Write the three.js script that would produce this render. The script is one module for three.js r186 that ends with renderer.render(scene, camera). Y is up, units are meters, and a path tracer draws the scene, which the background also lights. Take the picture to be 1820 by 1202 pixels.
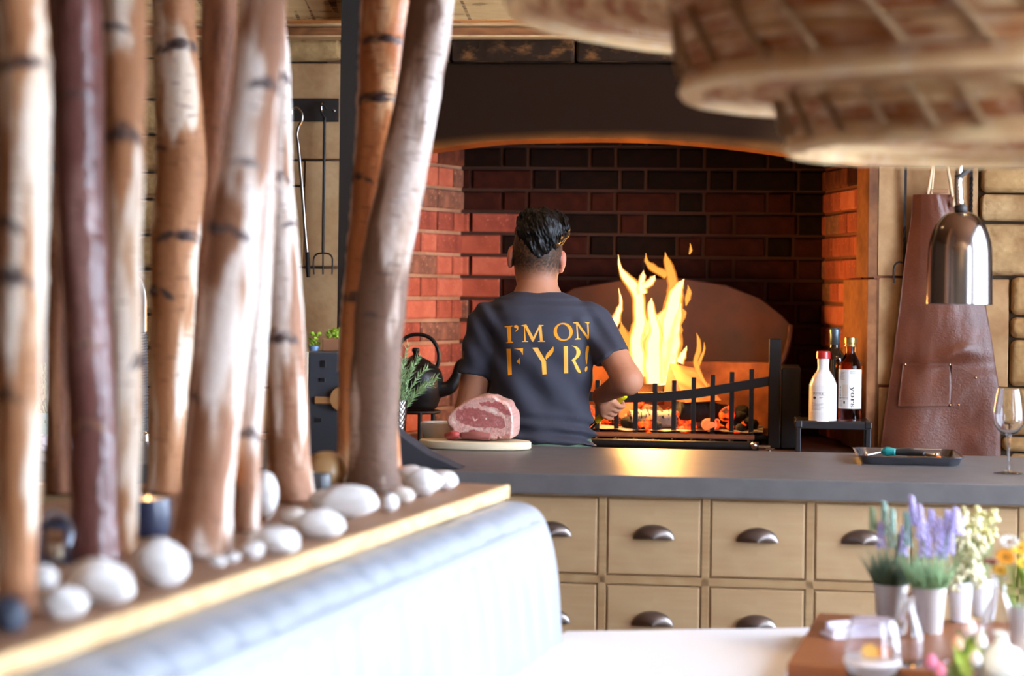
import * as THREE from 'three';
import { mergeGeometries } from 'three/addons/utils/BufferGeometryUtils.js';
import { RoundedBoxGeometry } from 'three/addons/geometries/RoundedBoxGeometry.js';
import { RectAreaLightUniformsLib } from 'three/addons/lights/RectAreaLightUniformsLib.js';
RectAreaLightUniformsLib.init();

// ---------------------------------------------------------------- camera, sky, exposure
const W = 1820, H = 1202, F = 3800, CX = 910, CY = 512, ROLL = 0.0134, EYE = 1.45;
const scene = new THREE.Scene();
const camera = new THREE.PerspectiveCamera(2 * Math.atan(H / 2 / F) * 180 / Math.PI, W / H, 0.05, 60);
camera.position.set(0, EYE, 0);
camera.rotation.z = ROLL;
camera.setViewOffset(W, H, 0, H / 2 - CY, W, H);      // shifted lens: level camera, horizon above the middle
camera.focus = 6.75;
camera.userData.fStop = camera.getFocalLength() / 1000 / 0.030;
camera.updateProjectionMatrix();
scene.background = new THREE.Color(0.78, 0.93, 1.16);  // even overcast sky
scene.backgroundIntensity = 25;
const renderer = new THREE.WebGLRenderer({ antialias: true });
renderer.toneMapping = THREE.LinearToneMapping;
renderer.toneMappingExposure = 1.0;
renderer.shadowMap.enabled = true;
const FIRE = 3.6;   // candela of the log fire

// ---------------------------------------------------------------- helpers
const V3 = (x, y, z) => new THREE.Vector3(x, y, z);
const lin = (r, g, b) => new THREE.Color().setRGB(r / 255, g / 255, b / 255, THREE.SRGBColorSpace);
function rng(seed) { let a = seed >>> 0; return () => { a = (a + 0x6D2B79F5) | 0; let t = Math.imul(a ^ (a >>> 15), 1 | a); t = (t + Math.imul(t ^ (t >>> 7), 61 | t)) ^ t; return ((t ^ (t >>> 14)) >>> 0) / 4294967296; }; }
const hash3 = (x, y, z) => { let h = Math.imul(x, 374761393) ^ Math.imul(y, 668265263) ^ Math.imul(z, 2147483647 - 1013); h = Math.imul(h ^ (h >>> 13), 1274126177); return ((h ^ (h >>> 16)) >>> 0) / 4294967296; };
function noise(x, y, z = 0) {   // value noise, 0..1
  const xi = Math.floor(x), yi = Math.floor(y), zi = Math.floor(z), s = (t) => t * t * (3 - 2 * t), u = s(x - xi), v = s(y - yi), w = s(z - zi), L = (a, b, t) => a + (b - a) * t;
  const p = (k) => L(L(hash3(xi, yi, zi + k), hash3(xi + 1, yi, zi + k), u), L(hash3(xi, yi + 1, zi + k), hash3(xi + 1, yi + 1, zi + k), u), v);
  return L(p(0), p(1), w);
}
const fbm = (x, y, z = 0, o = 4) => { let s = 0, a = 0.5, n = 0; for (let i = 0; i < o; i++) { s += a * noise(x, y, z + i * 7.3); n += a; a *= 0.5; x *= 2.03; y *= 2.03; z *= 2.03; } return s / n; };
const clamp = THREE.MathUtils.clamp, lerp = THREE.MathUtils.lerp, sstep = (x, a, b) => a < b ? THREE.MathUtils.smoothstep(x, a, b) : 1 - THREE.MathUtils.smoothstep(x, b, a);

// pixel rays of the reference frame -> points in the room
const cR = Math.cos(ROLL), sR = Math.sin(ROLL);
function ray(px, py) { const u = px - CX, v = py - CY; return V3((u * cR + v * sR) / F, -(-u * sR + v * cR) / F, -1); }
const at = (px, py, d) => ray(px, py).multiplyScalar(d).add(V3(0, EYE, 0));
const onY = (px, py, Y) => { const r = ray(px, py); return r.multiplyScalar((Y - EYE) / r.y).add(V3(0, EYE, 0)); };
// room frame: a along the back wall to the right, b out of the wall towards the camera
const PSI = 0.12, RO = V3(0, 0, -7.5), EX = V3(Math.cos(PSI), 0, Math.sin(PSI)), EZ = V3(-Math.sin(PSI), 0, Math.cos(PSI));
const room = (a, y, b) => RO.clone().addScaledVector(EX, a).addScaledVector(EZ, b).setY(y);
function onB(px, py, b) {       // [a, y] where the pixel's ray meets the plane b
  const r = ray(px, py), c = V3(0, EYE, 0), t = (b - c.clone().sub(RO).dot(EZ)) / r.dot(EZ), p = c.addScaledVector(r, t);
  return [p.clone().sub(RO).dot(EX), p.y];
}
const toRoom = (p) => { const q = p.clone().sub(RO); return [q.dot(EX), p.y, q.dot(EZ)]; };

const names = {};
const numbered = (n) => { names[n] = (names[n] ?? -1) + 1; return names[n] ? n + '_' + String(names[n]).padStart(3, '0') : n; };
function tag(o, label, category, group, kind) { if (label) o.userData.label = label; if (category) o.userData.category = category; if (group) o.userData.group = group; if (kind) o.userData.kind = kind; return o; }
function thing(name, label, category, pos = [0, 0, 0], turn = 0, group) {     // a Group at the thing's base, in the room frame
  const o = new THREE.Group(); o.name = numbered(name); scene.add(o);
  const p = pos.isVector3 ? pos : room(...pos); o.position.copy(p); o.rotation.y = (pos.isVector3 ? 0 : -PSI) + turn;
  return tag(o, label, category, group);
}
function struct(name, geo, mat) { const m = geo ? new THREE.Mesh(geo, mat) : new THREE.Group(); m.name = name; scene.add(m); m.position.copy(RO); m.rotation.y = -PSI; m.userData.kind = 'structure'; m.castShadow = m.receiveShadow = true; return m; }
function part(parent, name, geo, mat, label) { const m = new THREE.Mesh(geo, mat); m.name = name; m.castShadow = m.receiveShadow = true; parent.add(m); if (label) m.userData.label = label; return m; }
const move = (g, x = 0, y = 0, z = 0) => g.translate(x, y, z);
const merge = (l) => mergeGeometries(l.map((g) => { g = g.index ? g.toNonIndexed() : g; for (const k of Object.keys(g.attributes)) if (!['position', 'normal', 'uv', 'color'].includes(k)) g.deleteAttribute(k); if (!g.attributes.uv) g.setAttribute('uv', new THREE.BufferAttribute(new Float32Array(g.attributes.position.count * 2), 2)); return g; }));
function metreUV(g, s = 1) {   // uv in metres by the dominant axis of each face
  g = g.index ? g.toNonIndexed() : g; const p = g.attributes.position, uv = new Float32Array(p.count * 2), A = V3(), B = V3(), C = V3();
  for (let i = 0; i < p.count; i += 3) {
    A.fromBufferAttribute(p, i); B.fromBufferAttribute(p, i + 1).sub(A); C.fromBufferAttribute(p, i + 2).sub(A); B.cross(C);
    const x = Math.abs(B.x), y = Math.abs(B.y), z = Math.abs(B.z);
    for (let k = 0; k < 3; k++) { A.fromBufferAttribute(p, i + k); const t = x > y && x > z ? [A.z, A.y] : y > z ? [A.x, A.z] : [A.x, A.y]; uv[(i + k) * 2] = t[0] * s; uv[(i + k) * 2 + 1] = t[1] * s; }
  }
  return g.setAttribute('uv', new THREE.BufferAttribute(uv, 2));
}
const box = (w, h, d, r = 0.003, seg = 2) => metreUV(new RoundedBoxGeometry(w, h, d, seg, Math.min(r, w / 2.02, h / 2.02, d / 2.02)));
const boxAB = (a0, a1, y0, y1, b0, b1, r = 0.003, seg = 1) => { const g = new RoundedBoxGeometry(a1 - a0, y1 - y0, b1 - b0, seg, Math.min(r, (a1 - a0) / 2.02, (y1 - y0) / 2.02, (b1 - b0) / 2.02)); g.translate((a0 + a1) / 2, (y0 + y1) / 2, (b0 + b1) / 2); return metreUV(g); };
const plainAB = (a0, a1, y0, y1, b0, b1) => metreUV(new THREE.BoxGeometry(a1 - a0, y1 - y0, b1 - b0).translate((a0 + a1) / 2, (y0 + y1) / 2, (b0 + b1) / 2));
function chamferBox(w, h, d, c) {   // front at z = d, back at z = 0, chamfered front edges: 18 triangles
  const x = w / 2, y = h / 2, P = [[-x, -y, 0], [x, -y, 0], [x, y, 0], [-x, y, 0], [-x, -y, d - c], [x, -y, d - c], [x, y, d - c], [-x, y, d - c], [-x + c, -y + c, d], [x - c, -y + c, d], [x - c, y - c, d], [-x + c, y - c, d]], v = [];
  const q = (a, b, e, f) => v.push(...P[a], ...P[b], ...P[e], ...P[a], ...P[e], ...P[f]);
  q(8, 9, 10, 11); for (let i = 0; i < 4; i++) { const j = (i + 1) % 4; q(i + 4, j + 4, j + 8, i + 8); q(i, j, j + 4, i + 4); }
  const g = new THREE.BufferGeometry().setAttribute('position', new THREE.Float32BufferAttribute(v, 3)); g.computeVertexNormals(); return metreUV(g);
}
const lathe = (pts, seg = 40) => new THREE.LatheGeometry(pts.map((p) => new THREE.Vector2(Math.max(p[0], 1e-4), p[1])), seg);
function smoothProfile(pts, n = 40) { const c = new THREE.SplineCurve(pts.map((p) => new THREE.Vector2(p[0], p[1]))); return c.getPoints(n).map((p) => [p.x, p.y]); }
const tube = (pts, r, seg = 24, rad = 10, closed = false) => new THREE.TubeGeometry(new THREE.CatmullRomCurve3(pts.map((p) => p.isVector3 ? p : V3(...p)), closed), seg, r, rad, closed);
function bar(p, q, r, rad = 8) { p = p.isVector3 ? p : V3(...p); q = q.isVector3 ? q : V3(...q); const g = new THREE.CylinderGeometry(r, r, p.distanceTo(q), rad); g.applyQuaternion(new THREE.Quaternion().setFromUnitVectors(V3(0, 1, 0), q.clone().sub(p).normalize())); return g.translate((p.x + q.x) / 2, (p.y + q.y) / 2, (p.z + q.z) / 2); }
function displace(g, f) {      // f(x, y, z) -> offset vector; normals rebuilt
  const p = g.attributes.position, v = V3();
  for (let i = 0; i < p.count; i++) { v.fromBufferAttribute(p, i); const o = f(v.x, v.y, v.z); p.setXYZ(i, v.x + o[0], v.y + o[1], v.z + o[2]); }
  g.computeVertexNormals(); return g;
}
function taperTube(pts, radii, seg = 60, rad = 20, ripple = () => 0, flat = 1) {   // tube with a radius along its length, uv.y 0..1
  const c = new THREE.CatmullRomCurve3(pts.map((p) => p.isVector3 ? p : V3(...p))), pos = [], uv = [], idx = [], N = pts.length - 1, up = V3(0, 0, 1);
  for (let i = 0; i <= seg; i++) {
    const t = i / seg, k = t * N, k0 = Math.min(Math.floor(k), N - 1), s = k - k0, r0 = lerp(radii[k0], radii[k0 + 1], s * s * (3 - 2 * s)), o = c.getPoint(t), T = c.getTangent(t), X = V3().crossVectors(T, up).normalize(), Z = V3().crossVectors(X, T).normalize();
    for (let j = 0; j <= rad; j++) { const a = j / rad * Math.PI * 2, r = r0 * (1 + ripple(j % rad / rad, t)); pos.push(...o.clone().addScaledVector(X, Math.cos(a) * r).addScaledVector(Z, Math.sin(a) * r * flat).toArray()); uv.push(j / rad, t); }
  }
  for (let i = 0; i < seg; i++) for (let j = 0; j < rad; j++) { const a = i * (rad + 1) + j, b = a + rad + 1; idx.push(a, a + 1, b, b, a + 1, b + 1); }
  const caps = [0, seg]; for (const i of caps) { const o = c.getPoint(i / seg), n = pos.length / 3; pos.push(...o.toArray()); uv.push(0.5, i / seg); for (let j = 0; j < rad; j++) { const a = i * (rad + 1) + j; i ? idx.push(n, a, a + 1) : idx.push(n, a + 1, a); } }
  const g = new THREE.BufferGeometry().setAttribute('position', new THREE.Float32BufferAttribute(pos, 3)).setAttribute('uv', new THREE.Float32BufferAttribute(uv, 2)).setIndex(idx);
  g.computeVertexNormals();
  const n = g.attributes.normal; for (let i = 0; i <= seg; i++) { const a = i * (rad + 1), b = a + rad, v = V3(n.getX(a) + n.getX(b), n.getY(a) + n.getY(b), n.getZ(a) + n.getZ(b)).normalize(); n.setXYZ(a, v.x, v.y, v.z); n.setXYZ(b, v.x, v.y, v.z); }
  return g;
}
// naive surface nets on a field (negative inside)
function surfaceNet(f, lo, hi, h) {
  const n = [0, 1, 2].map((k) => Math.ceil((hi[k] - lo[k]) / h) + 1), [nx, ny, nz] = n, val = new Float32Array(nx * ny * nz), id = new Int32Array(nx * ny * nz).fill(-1), pos = [], idx = [];
  const I = (i, j, k) => i + nx * (j + ny * k);
  for (let k = 0; k < nz; k++) for (let j = 0; j < ny; j++) for (let i = 0; i < nx; i++) val[I(i, j, k)] = f(lo[0] + i * h, lo[1] + j * h, lo[2] + k * h);
  const E = []; for (let a = 0; a < 8; a++) for (let b = 0; b < 3; b++) if (!(a >> b & 1)) E.push([a, a | 1 << b]);
  for (let k = 0; k < nz - 1; k++) for (let j = 0; j < ny - 1; j++) for (let i = 0; i < nx - 1; i++) {
    let m = 0; const c = []; for (let a = 0; a < 8; a++) { const v = val[I(i + (a & 1), j + (a >> 1 & 1), k + (a >> 2))]; c.push(v); if (v < 0) m |= 1 << a; }
    if (m === 0 || m === 255) continue;
    let x = 0, y = 0, z = 0, q = 0; for (const [a, b] of E) if ((c[a] < 0) !== (c[b] < 0)) { const t = c[a] / (c[a] - c[b]); x += lerp(a & 1, b & 1, t); y += lerp(a >> 1 & 1, b >> 1 & 1, t); z += lerp(a >> 2, b >> 2, t); q++; }
    id[I(i, j, k)] = pos.length / 3; pos.push(lo[0] + (i + x / q) * h, lo[1] + (j + y / q) * h, lo[2] + (k + z / q) * h);
  }
  for (let k = 1; k < nz - 1; k++) for (let j = 1; j < ny - 1; j++) for (let i = 1; i < nx - 1; i++) {
    const s = val[I(i, j, k)] < 0;
    const quad = (o, A, B, C, D) => { if (A < 0 || B < 0 || C < 0 || D < 0) return; o ? idx.push(A, B, C, A, C, D) : idx.push(A, C, B, A, D, C); };
    if (s !== val[I(i + 1, j, k)] < 0) quad(s, id[I(i, j - 1, k - 1)], id[I(i, j, k - 1)], id[I(i, j, k)], id[I(i, j - 1, k)]);
    if (s !== val[I(i, j + 1, k)] < 0) quad(s, id[I(i - 1, j, k - 1)], id[I(i - 1, j, k)], id[I(i, j, k)], id[I(i, j, k - 1)]);
    if (s !== val[I(i, j, k + 1)] < 0) quad(s, id[I(i - 1, j - 1, k)], id[I(i, j - 1, k)], id[I(i, j, k)], id[I(i - 1, j, k)]);
  }
  const g = new THREE.BufferGeometry().setAttribute('position', new THREE.Float32BufferAttribute(pos, 3)).setIndex(idx); g.computeVertexNormals(); return g;
}
const smin = (a, b, k) => { const h = Math.max(k - Math.abs(a - b), 0) / k; return Math.min(a, b) - h * h * k * 0.25; };
function capsule(a, b, ra, rb) { const ax = a.x, ay = a.y, az = a.z, dx = b.x - ax, dy = b.y - ay, dz = b.z - az, L = dx * dx + dy * dy + dz * dz; return (x, y, z) => { const px = x - ax, py = y - ay, pz = z - az, t = clamp((px * dx + py * dy + pz * dz) / L, 0, 1); return Math.hypot(px - dx * t, py - dy * t, pz - dz * t) - lerp(ra, rb, t); }; }
const ellipsoid = (c, rx, ry, rz) => { const m = Math.min(rx, ry, rz); return (x, y, z) => { const k = Math.hypot((x - c.x) / rx, (y - c.y) / ry, (z - c.z) / rz); return (k - 1) * m * (k < 1 ? 1 : 0.6 + 0.4 * k > 2 ? 1 : 1); }; };

// textures
function dataTex(w, h, fn, srgb = true, rx = 1, ry = 1) {   // fn(u, v) -> [r, g, b] 0..255
  const d = new Uint8Array(w * h * 4); for (let y = 0; y < h; y++) for (let x = 0; x < w; x++) { const c = fn((x + 0.5) / w, (y + 0.5) / h), i = (y * w + x) * 4; d[i] = clamp(c[0], 0, 255); d[i + 1] = clamp(c[1], 0, 255); d[i + 2] = clamp(c[2], 0, 255); d[i + 3] = 255; }
  const t = new THREE.DataTexture(d, w, h); t.magFilter = t.minFilter = THREE.LinearFilter; t.wrapS = t.wrapT = THREE.RepeatWrapping; if (srgb) t.colorSpace = THREE.SRGBColorSpace; t.repeat.set(rx, ry); t.needsUpdate = true; return t;
}
const grey = (w, h, fn, rx = 1, ry = 1) => dataTex(w, h, (u, v) => { const k = fn(u, v) * 255; return [k, k, k]; }, false, rx, ry);
function canvasTex(w, h, draw) { const c = document.createElement('canvas'); c.width = w; c.height = h; const g = c.getContext('2d'); draw(g, w, h); const t = new THREE.CanvasTexture(c); t.colorSpace = THREE.SRGBColorSpace; t.magFilter = t.minFilter = THREE.LinearFilter; t.wrapS = t.wrapT = THREE.RepeatWrapping; return t; }
const wrapN = (u, v, s, z = 0, o = 4) => { // tileable fbm on a torus-like blend
  const a = fbm(u * s, v * s, z, o), b = fbm((u - 1) * s, v * s, z, o), c = fbm(u * s, (v - 1) * s, z, o), d = fbm((u - 1) * s, (v - 1) * s, z, o); return lerp(lerp(a, b, sstep(u, 0.75, 1)), lerp(c, d, sstep(u, 0.75, 1)), sstep(v, 0.75, 1));
};
const std = (color, roughness = 0.6, o = {}) => new THREE.MeshStandardMaterial({ color: Array.isArray(color) ? lin(...color) : color, roughness, ...o });
const phys = (color, roughness = 0.6, o = {}) => new THREE.MeshPhysicalMaterial({ color: Array.isArray(color) ? lin(...color) : color, roughness, ...o });
const mixc = (a, b, t) => [lerp(a[0], b[0], t), lerp(a[1], b[1], t), lerp(a[2], b[2], t)];

// ---------------------------------------------------------------- shared materials
const bumpGrain = grey(256, 256, (u, v) => wrapN(u, v, 14, 1, 5), 3, 3);
const bumpCoarse = grey(256, 256, (u, v) => wrapN(u, v, 6, 4, 5), 3, 3);
const stoneMap = (c1, c2, z) => dataTex(256, 256, (u, v) => { const n = wrapN(u, v, 4, z), m = wrapN(u, v, 24, z + 3); return mixc(c1, c2, clamp(n * 1.7 - 0.45 + (m - 0.5) * 0.6, 0, 1)); }, true, 2.5, 2.5);
const M = {};
M.ashlar = [std(0xffffff, 0.85, { map: stoneMap([186, 148, 104], [158, 116, 74], 1), bumpMap: bumpGrain, bumpScale: 0.0015 }), std(0xffffff, 0.85, { map: stoneMap([192, 156, 112], [168, 128, 84], 9), bumpMap: bumpGrain, bumpScale: 0.0015 })];
M.rubble = [0, 1, 2].map((i) => std(0xffffff, 0.9, { map: stoneMap([[190, 154, 102], [180, 140, 88], [200, 168, 120]][i], [[132, 94, 52], [124, 84, 46], [142, 104, 62]][i], 20 + i), bumpMap: bumpCoarse, bumpScale: 0.012 }));
M.sootStone = phys(0xffffff, 0.8, { specularIntensity: 0.35, map: dataTex(256, 256, (u, v) => { const n = wrapN(u, v, 10, 5, 5); return mixc([46, 29, 16], [120, 78, 40], clamp((n - 0.56) * 5, 0, 1)); }, true, 2, 4), bumpMap: bumpCoarse, bumpScale: 0.01 });
M.mortarDark = std([74, 58, 40], 0.95);
M.mortar = std(0xffffff, 0.95, { map: stoneMap([172, 134, 106], [140, 104, 78], 33) });
M.warmMortar = std([112, 66, 44], 0.95);
M.sootJamb = [std(0xffffff, 0.85, { map: stoneMap([150, 98, 58], [104, 62, 34], 37), bumpMap: bumpGrain, bumpScale: 0.0015 }), std(0xffffff, 0.85, { map: stoneMap([140, 90, 52], [92, 54, 30], 39), bumpMap: bumpGrain, bumpScale: 0.0015 })];
M.sootMortar = std([40, 18, 11], 0.95);
const brickMap = (c1, c2, z) => dataTex(128, 128, (u, v) => { const n = wrapN(u, v, 5, z), m = wrapN(u, v, 20, z + 3); return m > 0.7 ? mixc(c1, [215, 170, 140], (m - 0.7) * 3) : mixc(c1, c2, clamp(n * 1.8 - 0.4, 0, 1)); }, true, 5, 5);
M.brick = [[[176, 92, 66], [140, 66, 46]], [[186, 106, 80], [160, 80, 58]], [[160, 80, 58], [120, 55, 40]], [[150, 100, 76], [96, 62, 48]]].map((c, i) => std(0xffffff, 0.88, { map: brickMap(c[0], c[1], 40 + i * 5), bumpMap: bumpGrain, bumpScale: 0.003 }));
M.sootBrick = [[[112, 62, 44], [76, 42, 32]], [[64, 26, 15], [40, 16, 10]], [[28, 11, 7], [16, 8, 5]]].map((c, i) => phys(0xffffff, 0.85, { specularIntensity: 0.3, map: dataTex(128, 128, (u, v) => mixc(c[0], c[1], clamp(wrapN(u, v, 6, 70 + i * 5) * 1.8 - 0.4, 0, 1)), true, 5, 5), bumpMap: bumpGrain, bumpScale: 0.004 }));
M.iron = std([34, 31, 30], 0.55, { metalness: 0.5, bumpMap: bumpGrain, bumpScale: 0.0008 });
M.castIron = std([24, 22, 22], 0.42, { metalness: 0.3, bumpMap: bumpGrain, bumpScale: 0.0006 });
M.steel = std([165, 160, 155], 0.24, { metalness: 1 });
M.chrome = std([215, 213, 210], 0.12, { metalness: 1 });
M.darkSteel = std([46, 40, 36], 0.6, { metalness: 0.25 });
M.rust = std([96, 48, 28], 0.8, { bumpMap: bumpGrain, bumpScale: 0.001 });
const woodMap = (c1, c2, z, s = 1) => dataTex(256, 256, (u, v) => { const g = wrapN(u, v, 3, z) * 6 + v * 22 * s, k = Math.abs((g % 1) - 0.5) * 2, f = noise(u * 12, v * 160, z); return mixc(c1, c2, clamp(k * 0.5 + f * 0.45, 0, 1)); });
M.sawnTimber = std(0xffffff, 0.85, { map: dataTex(512, 256, (u, v) => { const r = noise(u * 30, v * 150, 3), saw = noise(u * 46 + v * 9, v * 3, 8) > 0.72 && noise(u * 5, v * 3, 5) > 0.52 ? 1 : 0, n = fbm(u * 8, v * 30, 2); return mixc(mixc([214, 176, 120], [172, 128, 78], n), [70, 48, 26], saw * 0.8 * r + (n > 0.68 ? 0.3 : 0)); }, true, 1.2, 3), bumpMap: bumpCoarse, bumpScale: 0.004 });
M.paleTimber = std(0xffffff, 0.8, { map: woodMap([222, 190, 140], [190, 148, 98], 11) });
M.brownTimber = std(0xffffff, 0.8, { map: woodMap([172, 112, 62], [120, 72, 36], 13) });
M.cabinet = std(0xffffff, 0.55, { map: woodMap([190, 160, 118], [178, 144, 102], 15, 0.4) });
M.cabinetEdge = std(0xffffff, 0.6, { map: woodMap([182, 152, 108], [160, 124, 82], 16, 0.4) });
M.worktop = phys(0xffffff, 0.42, { map: dataTex(256, 256, (u, v) => mixc([108, 105, 104], [90, 87, 86], wrapN(u, v, 12, 17)), true, 2, 2), bumpMap: bumpGrain, bumpScale: 0.0002 });
M.white = std([236, 234, 230], 0.5);
M.tableWood = std(0xffffff, 0.42, { map: woodMap([150, 92, 52], [112, 62, 32], 18) });
M.black = std([22, 22, 24], 0.5);
M.blackPlastic = phys([30, 31, 34], 0.35, { clearcoat: 0.3 });
M.glass = phys([255, 255, 255], 0.02, { transmission: 1, thickness: 0, ior: 1.5 });

// ---------------------------------------------------------------- the room shell
const CEIL = 3.1, XL = -3.6, XR = 2.92, ZF = 3.0;
M.plaster = std([190, 172, 148], 0.9); M.ceilWood = std(0xffffff, 0.8, { map: woodMap([150, 100, 58], [112, 70, 38], 21) }); M.floorWood = std(0xffffff, 0.6, { map: woodMap([104, 70, 44], [80, 52, 32], 22) });
M.taupe = std([92, 68, 48], 0.9);
const worldBox = (x0, x1, y0, y1, z0, z1) => metreUV(new THREE.BoxGeometry(x1 - x0, y1 - y0, z1 - z0).translate((x0 + x1) / 2, (y0 + y1) / 2, (z0 + z1) / 2));
const wstruct = (name, geo, mat) => { const m = struct(name, geo, mat); m.position.set(0, 0, 0); m.rotation.y = 0; return m; };
wstruct('floor', worldBox(XL - 0.3, XR + 0.3, -0.12, 0, -9.2, ZF + 0.2), M.floorWood);
wstruct('ceiling', worldBox(XL - 0.3, XR + 0.3, CEIL, CEIL + 0.15, -9.2, ZF + 0.2), M.ceilWood);
wstruct('wall_left', worldBox(XL - 0.2, XL, 0, CEIL, -9.2, ZF), M.taupe);
wstruct('wall_front', worldBox(XL - 0.2, XR + 0.2, 0, CEIL, ZF, ZF + 0.2), M.plaster);
{ // the window side: low sill wall, header, piers; tall openings between them
  const piers = [[-9.2, -5.9], [-4.7, -4.62], [-3.4, -1.9], [-0.1, ZF]], panes = [[-5.9, -4.7], [-4.62, -3.4], [-1.9, -0.1]], l = [worldBox(XR, XR + 0.2, 0, 0.45, -9.2, ZF), worldBox(XR, XR + 0.2, 2.92, CEIL, -9.2, ZF)];
  for (const [a, b] of piers) l.push(worldBox(XR, XR + 0.2, 0.45, 2.92, a, b));
  wstruct('wall_right', merge(l), M.plaster);
  for (let i = 0; i < 3; i++) {
    const [z0, z1] = panes[i], w = wstruct('window_' + (i + 1)), f = 0.05, x0 = XR + 0.06, x1 = XR + 0.13, zm = (z0 + z1) / 2;
    part(w, 'window_frame', merge([worldBox(x0, x1, 0.45, 0.45 + f, z0, z1), worldBox(x0, x1, 2.92 - f, 2.92, z0, z1), worldBox(x0, x1, 0.45, 2.92, z0, z0 + f), worldBox(x0, x1, 0.45, 2.92, z1 - f, z1), worldBox(x0, x1, 0.45, 2.92, zm - 0.02, zm + 0.02)]), M.darkSteel);
  }
}

// ---------------------------------------------------------------- the fireplace wall (plane b = 0)
const OL = onB(612, 600, 0)[0], OR = onB(1558, 500, 0)[0];     // opening
const DEPTH = -0.8, HEARTH = 0.90;
const wallBack = struct('wall_back');
const ARCHY = onB(1558, 290, 0)[1], TOPY = onB(900, 111, 0)[1];
part(wallBack, 'wall_core', plainAB(-3.9, OL - 0.02, 0, CEIL, -0.25, -0.03), M.mortarDark);
part(wallBack, 'wall_core', plainAB(OR + 0.02, 3.2, 0, CEIL, -0.25, -0.03), M.mortarDark);
part(wallBack, 'wall_core', plainAB(OL - 0.02, OR + 0.02, TOPY + 0.01, CEIL, -0.25, -0.03), M.mortarDark);
part(wallBack, 'plaster_panel', plainAB(-3.9, onB(236, 600, 0)[0], 0, CEIL, -0.03, 0.02), M.taupe);
{
  const R = rng(5), g = 4;
  const block = (x0, y0, x1, y1, rough, b = 0, d = 0.06) => {   // a stone from its four pixel edges on the wall plane
    const [a0, t0] = onB(x0, y0, b), [a1, t1] = onB(x1, y1, b), [, t2] = onB(x1, y0, b), [, t3] = onB(x0, y1, b), top = (t0 + t2) / 2, bot = (t1 + t3) / 2, w = a1 - a0 - 0.006, h = top - bot - 0.006;
    let geo;
    if (rough) { geo = new RoundedBoxGeometry(w, h, d + 0.03, 9, Math.min(0.022, h / 2.1)); const s = R() * 50; displace(geo, (x, y, z) => { const n = fbm(x * 9 + s, y * 9, z * 9, 3) - 0.5; const m = fbm(x * 34 + s, y * 34, 3, 3) - 0.5; return [n * 0.012, n * 0.014, (z > 0 ? n * 0.04 + m * 0.014 : 0)]; }); geo = metreUV(geo); geo.computeVertexNormals(); }
    else geo = metreUV(new RoundedBoxGeometry(w, h, d, 2, 0.004));
    geo.translate((a0 + a1) / 2, (top + bot) / 2, b - d / 2 + (R() - 0.5) * (rough ? 0.016 : 0.004));
    const m = part(wallBack, 'stone', geo, rough ? M.rubble[Math.floor(R() * 3)] : M.ashlar[Math.floor(R() * 2)]); return m;
  };
  // left of the fireplace
  block(498, 67, 611, 110, true); block(498, 111, 611, 284); block(498, 285, 540, 330); block(541, 285, 611, 475); block(498, 331, 540, 475); block(498, 476, 611, 652); block(498, 653, 611, 860); block(498, 861, 611, 1100);
  const ry = [-120, -40, 36, 105, 178, 240, 308, 356, 418, 480, 560, 620, 690, 770, 850, 950];
  for (let i = 0; i + 1 < ry.length; i++) { let x = 238; while (x < 490) { const w = Math.min(46 + R() * 80, 497 - x); block(x, ry[i], x + Math.max(w, 20), ry[i + 1] - 2, true); x += Math.max(w, 20) + 1; } }
  // right of the fireplace: dressed jamb stones, then walling stones
  block(1560, 240, 1776, 294); block(1560, 180, 1700, 239); block(1701, 180, 1815, 239);
  block(1560, 295, 1738, 493); block(1560, 494, 1793, 688); block(1560, 689, 1742, 806); block(1560, 807, 1790, 1000);
  block(1778, 236, 1900, 296, true); block(1742, 298, 1880, 345, true); block(1740, 346, 1900, 395, true); block(1740, 396, 1905, 492, true);
  block(1795, 494, 1900, 563, true); block(1795, 564, 1930, 604, true); block(1795, 605, 1900, 688, true); block(1744, 690, 1930, 775, true); block(1744, 777, 1778, 806, true); block(1779, 777, 1930, 806, true); block(1792, 807, 1930, 900, true); block(1816, 180, 1930, 235, true);
  block(1560, 66, 1930, 179); block(1560, 901, 1930, 1100, true);
  // the rough sooty course under the mantel
  for (const [x0, x1] of [[613, 800], [801, 1021], [1023, 1240], [1241, 1420], [1421, 1559]]) {
    const [a0, t0] = onB(x0, 66, 0.03), [a1, t1] = onB(x1, 110, 0.03); let geo = new RoundedBoxGeometry(a1 - a0 - 0.004, t0 - t1, 0.1, 6, 0.012); const s = R() * 40;
    displace(geo, (x, y, z) => { const n = fbm(x * 14 + s, y * 14, z * 14, 4) - 0.5; return [n * 0.006, n * 0.006, z > 0 ? n * 0.035 : 0]; }); geo = metreUV(geo); geo.computeVertexNormals(); geo.translate((a0 + a1) / 2, (t0 + t1) / 2, -0.02); part(wallBack, 'stone', geo, M.sootStone);
  }
}
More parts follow.
